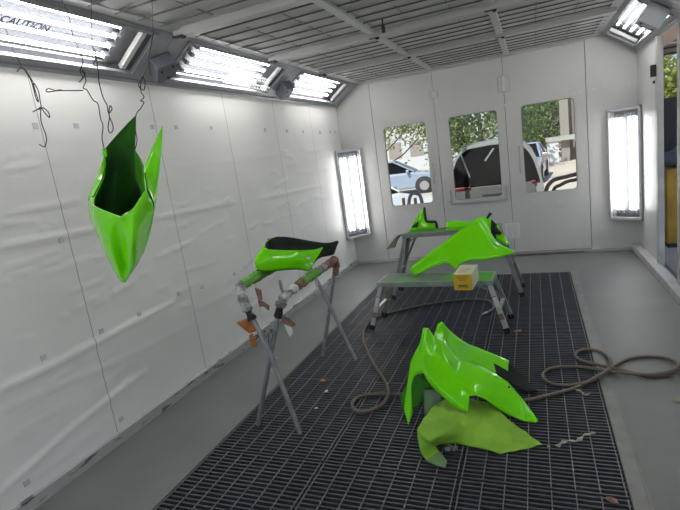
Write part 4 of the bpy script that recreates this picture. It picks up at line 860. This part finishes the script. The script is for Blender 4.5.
# ---------------------------------------------------------------- litter
def litter(x, y, s, mt_, label, cat='scrap', L=None, seed=0, name='tape_scrap', z0=.004):
    rr = random.Random(seed); n = 7; V = {}
    for k in range(n):
        a = 2*PI*k/n; r = s*rr.uniform(.6, 1.1); V[str(k)] = (r*math.cos(a)*(L or 1), r*math.sin(a), rr.uniform(.002, s*.35))
    V['c'] = (0, 0, s*.45)
    o = cage(name, V, ['%d %d c' % (k, (k+1) % n) for k in range(n)], [mt_], None, out=(0, 0, 1), thick=.0015, vcrease=[str(k) for k in range(n)], keep=.8)
    o.location = (x, y, z0); o.rotation_euler.z = rr.uniform(0, 3); tag(o, label, cat); return o
litter(1.145, 3.251, .027, M['orange'], 'orange crumpled tape scrap on the grating right of the trestle legs', seed=1)
litter(1.245, 3.087, .018, M['scrapwhite'], 'pale grey scrap just in front of the orange scrap on grating', seed=2)
litter(1.268, 2.837, .015, M['ivory'], 'tiny white scrap on grating near the front trestle foot', seed=3)
litter(2.613, 4.362, .03, M['orange'], 'flat orange scrap beside right foot of the low platform', seed=4, L=1.6)
litter(3.078, 2.234, .028, M['wrapbrown'], 'brown dry leaf on grating at the lower right corner', 'leaf', seed=5, name='dry_leaf')
litter(3.564, 3.22, .035, M['scraptan'], 'dark green leaf scrap on the concrete at the right edge', 'leaf', seed=6, name='dry_leaf')
litter(2.815, 2.62, .014, M['scraptan'], 'tiny olive scrap beside the right tip of the green paper', seed=7)
litter(.491, 3.659, .012, M['ivory'], 'tiny white speck on the concrete left of the trestle', seed=8, z0=.001)
M['striptape'] = mat('dusty_tape', (.30, .32, .25), .7)
def strip_scrap(pts, w, mt_, label):
    P_ = smooth_path(pts, 5); m = MB(); vs = []
    for i, p in enumerate(P_):
        d = (P_[min(i+1, len(P_)-1)]-P_[max(i-1, 0)]).normalized(); n = d.cross(Vector((0, 0, 1))).normalized()
        k = w*(.6+.4*math.sin(i*1.7)); vs.append((p+n*k+Vector((0, 0, .004*math.sin(i))), p-n*k))
    V = []; Fc = []
    for a, b in vs: V += [tuple(a), tuple(b)]
    for i in range(len(vs)-1): Fc.append((2*i, 2*i+1, 2*i+3, 2*i+2))
    o = raw('paper_strip', V, Fc, mt_, smooth=60); md = o.modifiers.new('wall', 'SOLIDIFY'); md.thickness = .002; tag(o, label, 'scrap'); return o
strip_scrap([(2.86, 2.62, .01), (2.90, 2.665, .02), (2.96, 2.69, .012), (3.01, 2.735, .025), (3.06, 2.79, .012)],   .016, M['striptape'], 'pale twisted strip of tape on the grating right of the paper')
strip_scrap([(2.975, 3.31, .01), (3.02, 3.27, .02), (3.05, 3.24, .008), (3.09, 3.25, .012)], .013, M['scraptan'], 'olive strip of tape on the grating below the hose coil')
# ---------------------------------------------------------------- outside
m = MB(); m.b2(-45, 45, D+.12, 70, -.3, -.12); m.b2(W+.14, 45, -12, D+.12, -.3, -.12); m.b2(-45, W+.14, -40, -1.46, -.3, -.12); tag(m.build('ground', M['pave']), kind='structure')
def tree(x, y, h, r, lm, label, n=2600, seed=1, leaf=.16, low=.35, branches=()):
    rr = np.random.default_rng(seed)
    t = empty('tree', (x, y, -.12)); tag(t, label, 'tree', 'trees outside')
    m = MB(); top = Vector((0, 0, h*.6)); m.tube([(0, 0, 0), (.05*h*.2, 0, h*.3), top], [.028*h, .022*h, .012*h], 9)
    for k in range(9):
        a = k*2.4; z = h*(low+.05*k); q = Vector((math.cos(a)*r*.8, math.sin(a)*r*.8, z+r*.35)); m.tube(smooth_path([Vector((0, 0, z*.75)), Vector((q.x*.5, q.y*.5, z+.1)), q], 4), .010*h*.6, 6)
    for b in branches: m.tube(smooth_path(b, 5), .05, 7)
    m.build('trunk', M['bark'], t, smooth=50)
    bl = rr.normal(size=(14, 3)); bl /= np.linalg.norm(bl, axis=1)[:, None]; bl *= np.array([r*.62, r*.62, h*(1-low)*.33]); bl[:, 2] += h*(low+1)/2
    c = bl[rr.integers(0, 14, n)] + rr.normal(size=(n, 3))*r*.24
    d1 = rr.normal(size=(n, 3)); d1 /= np.linalg.norm(d1, axis=1)[:, None]; d2 = np.cross(d1, rr.normal(size=(n, 3))); d2 /= np.linalg.norm(d2, axis=1)[:, None]
    s = leaf*rr.uniform(.6, 1.3, n)[:, None]
    v = np.stack([c-d1*s, c+d2*s*.5, c+d1*s, c-d2*s*.5], 1).reshape(-1, 3)
    f = np.arange(4*n).reshape(n, 4)
    raw('crown', v.tolist(), f.tolist(), lm, t)
tree(-5.9, 29.8, 6.5, 2.9, M['leafy'], 'yellow-green tree seen through the left door window', 5200, 1, .11, .22)
tree(-3.2, 37, 8, 2.9, M['leaf'], 'grey-green tree beyond the sedan through the left door window', 3800, 2, .13, .22)
tree(.3, 26.6, 6.0, 2.9, M['leaf'], 'dense dark green tree seen above the van through the middle window', 9000, 3, .11, .08)
tree(3.2, 36.5, 6.4, 3.3, M['leaf'], 'dense green tree through the right window, left of the beige pillar', 9000, 4, .12, .06)
tree(7.3, 20, 5.0, 2.1, M['leafy'], 'yellowish tree seen through the service opening at right', 4200, 5, .09, .2)
# cars
def wheel(parent, x, y, r, w=.2, ax='Y'):
    v = Vector((0, 1, 0)) if ax == 'Y' else Vector((1, 0, 0))
    c = Vector((x, y, r)); m = MB(); m.tube([c-v*w/2, c-v*w*.42, c+v*w*.42, c+v*w/2], [r*.92, r, r, r*.92], 24); o = m.build('wheel', M['tyre'], parent, smooth=40)
    m = MB(); m.tube([c-v*(w/2+.006), c+v*(w/2+.006)], r*.6, 20)
    m.build('wheel_rim', M['rim'], o, smooth=40)
def sedan(x, y, rz, paint, label):
    t = empty('car', (x, y, -.12)); t.rotation_euler.z = rz; tag(t, label, 'car', 'cars parked outside')
    # side profile along x, front at +x
    prof = [(-2.2, .35), (-2.25, .62), (-2.15, .88), (-1.55, .95), (1.0, .92), (1.9, .78), (2.2, .62), (2.22, .35), (1.75, .24), (-1.8, .24)]
    m = MB(); m.prism([(a, -.86, b) for a, b in prof], (0, 1.72, 0)); m.build('body', paint, t, bevel=.08)
    cab = [(-1.75, .93), (-1.05, 1.38), (.15, 1.42), (1.05, .92)]
    m = MB(); a = [m.bm.verts.new((x_, -.80 if z_ < 1 else -.62, z_)) for x_, z_ in cab]; b = [m.bm.verts.new((x_, .80 if z_ < 1 else .62, z_)) for x_, z_ in cab]
    for f in (a[::-1], b): m.bm.faces.new(f)
    for i in range(4): j = (i+1) % 4; m.bm.faces.new((a[i], a[j], b[j], b[i]))
    m.build('windows', M['cardark'], t, bevel=.04)
    m = MB(); m.prism([(-1.1, -.63, 1.37), (-1.0, -.63, 1.42), (.12, -.63, 1.46), (.22, -.63, 1.41)], (0, 1.26, 0))
    for s in (-1, 1):
        for p, q in (((1.02, .80, .93), (.17, .63, 1.42)), ((-1.72, .8, .94), (-1.05, .63, 1.39)), ((-.35, .79, .93), (-.35, .63, 1.42))): m.bar((p[0], s*p[1], p[2]), (q[0], s*q[1], q[2]), .07, .05)
    m.build('roof', paint, t, bevel=.015)
    m = MB()
    for s in (-1, 1): m.box((2.16, s*.62, .66), (.12, .36, .14)); m.box((.75, s*.93, .98), (.12, .18, .12))
    build_each(m, 'headlamp', M['rim'], t, bevel=.02)
    for a in (-1.35, 1.38):
        for s in (-1, 1): wheel(t, a, s*.80, .32)
    m = MB()
    for a in (-1.35, 1.38):
        for s in (-1, 1): m.tube([(a, s*.72, .32), (a, s*.868, .32)], .38, 24)
    build_each(m, 'wheel_arch', M['dash'], t)
    return t
sedan(-2.9, 20.6, math.radians(8), M['carblue'], 'blue-grey sedan parked far back, through the left door window')
sedan(2.35, 21.0, math.radians(-95), M['carblue'], 'blue car facing the booth, through the right door window')
sedan(-1.35, 10.6, math.radians(-22), M['carwhite'], 'white car close outside at the left edge of left window')
# van close behind the doors: rear view
vx, vy = 2.10, 9.6
t = empty('minivan', (vx, vy, -.12)); tag(t, 'grey minivan with dark rear window close outside the middle door', 'van')
def arch(sc_, z1, zt, n=10):
    pts = []
    hw = .87*sc_
    for k in range(n+1):
        a = PI*k/n; pts.append((-math.copysign(abs(math.cos(a))**.42, math.cos(a))*hw*(1.0-.0*math.sin(a)), z1+(zt-z1)*math.sin(a)**.62))
    return pts
secs = [(0, 1.0, .35, 1.78), (.3, 1.0, .28, 1.83), (2.2, 1.0, .28, 1.80), (2.9, .98, .28, 1.15), (3.9, .93, .32, .95)]
m = MB(); prev = None
for (y, s_, z1, zt) in secs:
    base = [(-.87*s_, z1), ] + [(p[0]*(1.0 if p[1] < 1.0 else 1-.26*(p[1]-1.0)), p[1]) for p in arch(s_, z1+.55, zt)] + [(.87*s_, z1)]
    r = [m.bm.verts.new((x_, y, z_)) for x_, z_ in base]
    if prev:
        for i in range(len(r)):
            j = (i+1) % len(r); m.bm.faces.new((prev[i], prev[j], r[j], r[i]))
    else: m.bm.faces.new(r)
    prev = r
m.bm.faces.new(prev[::-1]); m.build('body', M['cargrey'], t, smooth=40)
def rpoly(pts, y, th): 
    mm = MB(); mm.prism([(a, y, b) for a, b in pts], (0, th, 0)); return mm
top = [(p[0]*.94*(1-.24*max(0, p[1]-1.0)), p[1]-.05) for p in arch(1.0, 1.02, 1.78)]
rpoly(top, -.03, .04).build('rear_window', M['cardark'], t, bevel=.01)
rpoly([(-.72, .98), (.72, .98), (.76, .55), (-.76, .55)], -.035, .05).build('tailgate', mat('dull_tailgate', (.12, .12, .115), .5), t, bevel=.012)
m = MB(); m.b2(-.74, -.42, -.06, .0, .95, 1.0); m.b2(.66, .74, -.06, .0, .95, 1.0); build_each(m, 'tail_lamp', M['carred'], t, bevel=.015)
m = MB(); m.b2(-.8, .8, -.12, .05, .30, .54); m.build('bumper', mat('grey_bumper', (.20, .20, .19), .6), t, bevel=.04)
m = MB(); m.b2(-.22, .22, -.05, -.03, .72, .83); m.build('plate_recess', M['dash'], t, bevel=.01)
m = MB(); m.tube([(-.55, -.045, 1.62), (-.42, -.05, 1.18)], .012, 6); m.tube([(.05, -.045, 1.66), (-.12, -.05, 1.45)], .02, 6); build_each(m, 'wiper', M['rim'], t)
m = MB(); m.box((-.02, .0, 1.35), (.14, .03, .3), Matrix.Rotation(.3, 3, 'Y')); m.box((.42, .0, 1.38), (.3, .03, .22)); build_each(m, 'seat_back', M['jbox'], t, bevel=.03)
for a in (.75, 3.2):
    for s in (-1, 1): wheel(t, s*.72, a, .31, .2, 'X')
# white post
t = empty('white_post', (1.40, 9.0, -.12)); tag(t, 'white upright post just outside, at left edge of middle window', 'post')
m = MB(); m.tube([(0, 0, 0), (0, 0, 3.2)], .04, 12); m.build('shaft', M['carwhite'], t, smooth=40)
m = MB(); m.tube([(0, 0, 0), (0, 0, .03)], .09, 12); m.build('base_plate', M['carwhite'], t, smooth=40)
# amber barrier seen low in the left window
t = empty('barrier_post', (.814, 8.3, -.12)); tag(t, 'amber and grey hooped barrier outside, low in left window', 'barrier')
m = MB(); m.tube([(-.16, 0, 0), (-.15, 0, 1.04)], .028, 10); m.tube([(.06, 0, 0), (.06, 0, 1.02)], .028, 10); build_each(m, 'amber_post', M['orangepole'], t, smooth=40)
m = MB(); m.tube(smooth_path([(-.09, 0, 0), (-.08, 0, .75), (-.02, 0, 1.06), (.10, 0, 1.09), (.17, 0, .97), (.18, 0, .4), (.18, 0, 0)], 5), .03, 10); m.build('hoop', M['pole'], t, smooth=40)
m = MB(); m.tube(smooth_path([(-.5, 0, .0), (-.48, 0, .72), (-.36, 0, .80), (-.26, 0, .62), (-.24, 0, 0)], 5), .028, 10); m.build('hoop', M['pole'], t, smooth=40)
# brown hoops low in the right window
t = empty('bicycle_rack', (3.28, 8.9, -.12)); tag(t, 'brown looped rack outside, low in the right window', 'rack')
m = MB(); m.tube(smooth_path([(-.32, 0, 0), (-.31, 0, .75), (-.2, 0, 1.0), (.05, 0, 1.06), (.32, 0, 1.10)], 6), .035, 10); m.build('outer_hoop', M['brownring'], t, smooth=40)
m = MB(); m.tube(smooth_path([(-.20, .05, 0), (-.19, .05, .78), (-.05, .05, .93), (.14, .05, .98), (.26, .05, .9), (.27, .05, 0)], 6), .03, 10); m.build('inner_hoop', M['brownring'], t, smooth=40)
m = MB(); m.tube([(-.35, .02, .02), (.35, .02, .02)], .03, 8); m.build('foot_rail', M['brownring'], t, smooth=40)
# far right building front
t = empty('building', (3.91, 30.0, -.12)); tag(t, 'beige rendered building corner with red sign through the right window', 'building')
m = MB(); m.b2(1.25, 3.0, 0, 1.0, 0, 5.6); m.build('wall', M['wallpink'], t)
m = MB(); m.b2(.36, .80, .2, .7, 0, 5.6); m.build('pillar', M['pole'], t)
m = MB(); m.b2(-.42, 1.7, -.12, .2, 1.17, 1.42); m.build('ledge', M['baselight'], t)
m = MB(); m.b2(-.36, .22, -.05, .3, 0, 1.17); m.build('pedestal', M['carwhite'], t)
m = MB(); m.b2(.80, 1.24, .75, .8, 0, 5.4); m.build('shadowed_bay', M['awning'], t)
m = MB(); m.b2(1.28, 1.86, -.03, .0, 1.85, 2.7); sg = m.build('sign_board', M['scrapwhite'], t)
m = MB(); m.b2(1.42, 1.62, -.035, -.03, 2.05, 2.45); m.build('sign_mark', M['signred'], sg)
m = MB(); m.b2(1.05, 1.55, -.25, -.03, .55, 1.0); m.b2(1.08, 1.52, -.2, -.05, 0, .55); m.build('red_cabinet', M['signred'], t, bevel=.02)
# far grey building behind trees (left window)
t = empty('building', (-3.5, 44, -.12)); tag(t, 'pale grey building behind the trees beyond the left window', 'building')
m = MB(); m.b2(-9, 5, 0, 8, 0, 5); m.build('wall', mat('pale_far_wall', (.55, .56, .60), .8), t)
m = MB()
for k in range(6): m.b2(-8+2*k, -6.8+2*k, -.05, 0, 1.2, 2.6)
build_each(m, 'window', M['pole'], t)
t = empty('building', (10, 54, -.12)); tag(t, 'low grey building behind the dense trees beyond the right window', 'building')
m = MB(); m.b2(-7, 9, 0, 8, 0, 4.5); m.build('wall', M['pole'], t)
m = MB(); m.b2(-7.3, 9.3, -.4, 8, 4.5, 4.7); m.build('roof', M['awning'], t)
# right service yard
t = empty('steel_cabinet', (4.95, 8.35, -.12)); tag(t, 'yellow painted steel cabinet outside the service opening', 'cabinet')
m = MB(); m.b2(-.45, .55, -.5, .45, .06, 1.10); m.build('body', M['yellowmetal'], t, bevel=.01)
m = MB(); m.b2(-.44, .54, -.49, .44, 0, .06); m.build('plinth', M['dash'], t)
m = MB(); m.b2(-.456, -.45, -.46, .0, .1, 1.06); m.b2(-.456, -.45, .02, .42, .1, 1.06); build_each(m, 'door', M['yellowmetal'], t, bevel=.003)
m = MB(); m.tube(smooth_path([(-.465, -.2, 1.0), (-.47, -.05, .75), (-.466, -.3, .45), (-.465, -.25, .2)], 6), .008, 6); m.build('loose_cable', M['wire'], t)
w = empty('plastic_bag', (4.75, 8.2, .98)); tag(w, 'grey plastic bag lying on top of the yellow cabinet', 'bag')
V = {}; rr = random.Random(5); FB = []
m = MB(); bmesh.ops.create_icosphere(m.bm, subdivisions=3, radius=1)
for v_ in m.bm.verts:
    n_ = 1+.12*math.sin(v_.co.x*7+v_.co.y*5)+.10*math.sin(v_.co.z*9+v_.co.x*4)
    v_.co = Vector((v_.co.x*.22*n_, v_.co.y*.32*n_, max(v_.co.z, -.6)*.15*n_+.108))
m.build('bag', M['bag'], w, smooth=180)
t = empty('yard_screen', (5.2, 9.15, -.12)); tag(t, 'dark slate screen panel standing behind the yellow cabinet', 'panel')
m = MB(); m.b2(-1.0, 1.6, 0, .05, .05, 2.08); m.build('panel', M['darkpanel'], t)
m = MB(); m.b2(-1.03, -.97, -.01, .06, 0, 2.12); m.b2(1.57, 1.63, -.01, .06, 0, 2.12); build_each(m, 'post', M['dash'], t)
t = empty('awning', (4.9, 8.6, 2.55)); tag(t, 'grey slatted shutter awning above the yard, under a pinkish beam', 'awning')
m = MB()
for k in range(4): m.b2(-.75, 1.5, -.06+.01*k, .0+.01*k, .02+.075*k, .075+.075*k)
m.build('slats', M['awning'], t, bevel=.006)
m = MB(); m.b2(-.75, 1.5, .0, .08, .0, .33); m.build('backing', M['dash'], t)
m = MB(); m.b2(-.78, -.70, -.06, .06, -2.67, .35); m.b2(1.45, 1.53, -.06, .06, -2.67, .35); build_each(m, 'support_post', M['awning'], t)
t = empty('yard_canopy', (4.19, 5.0, 2.6)); tag(t, 'pinkish ribbed beam just outside the top of the service opening', 'beam')
m = MB(); m.b2(.02, .36, -.2, 3.4, .17, .25); m.b2(.02, .36, -.2, 3.4, .02, .10); m.b2(.05, .34, -.2, 3.4, .10, .17); m.build('beam', M['pinkbeam'], t, bevel=.01)
m = MB(); m.b2(.0, 2.2, -.2, 3.4, .26, .29); m.build('canopy_sheet', M['awning'], t)
# ---------------------------------------------------------------- light
w = bpy.data.worlds.new('sky'); sc.world = w; w.use_nodes = True
bg = w.node_tree.nodes['Background']; sky = w.node_tree.nodes.new('ShaderNodeTexSky'); sky.sky_type = 'HOSEK_WILKIE'; sky.turbidity = 4.5
se, sa = math.radians(52), math.radians(200)
sky.sun_direction = (math.cos(se)*math.sin(sa), math.cos(se)*math.cos(sa), math.sin(se))
w.node_tree.links.new(sky.outputs[0], bg.inputs['Color']); bg.inputs['Strength'].default_value = SKY
sn = bpy.data.lights.new('sun', 'SUN'); sn.energy = SUN; sn.angle = .01; sn.color = (1, .95, .86)
so = link(bpy.data.objects.new('sun', sn)); so.rotation_euler = Vector(sky.sun_direction).to_track_quat('Z', 'Y').to_euler(); so.location = (0, 0, 12)
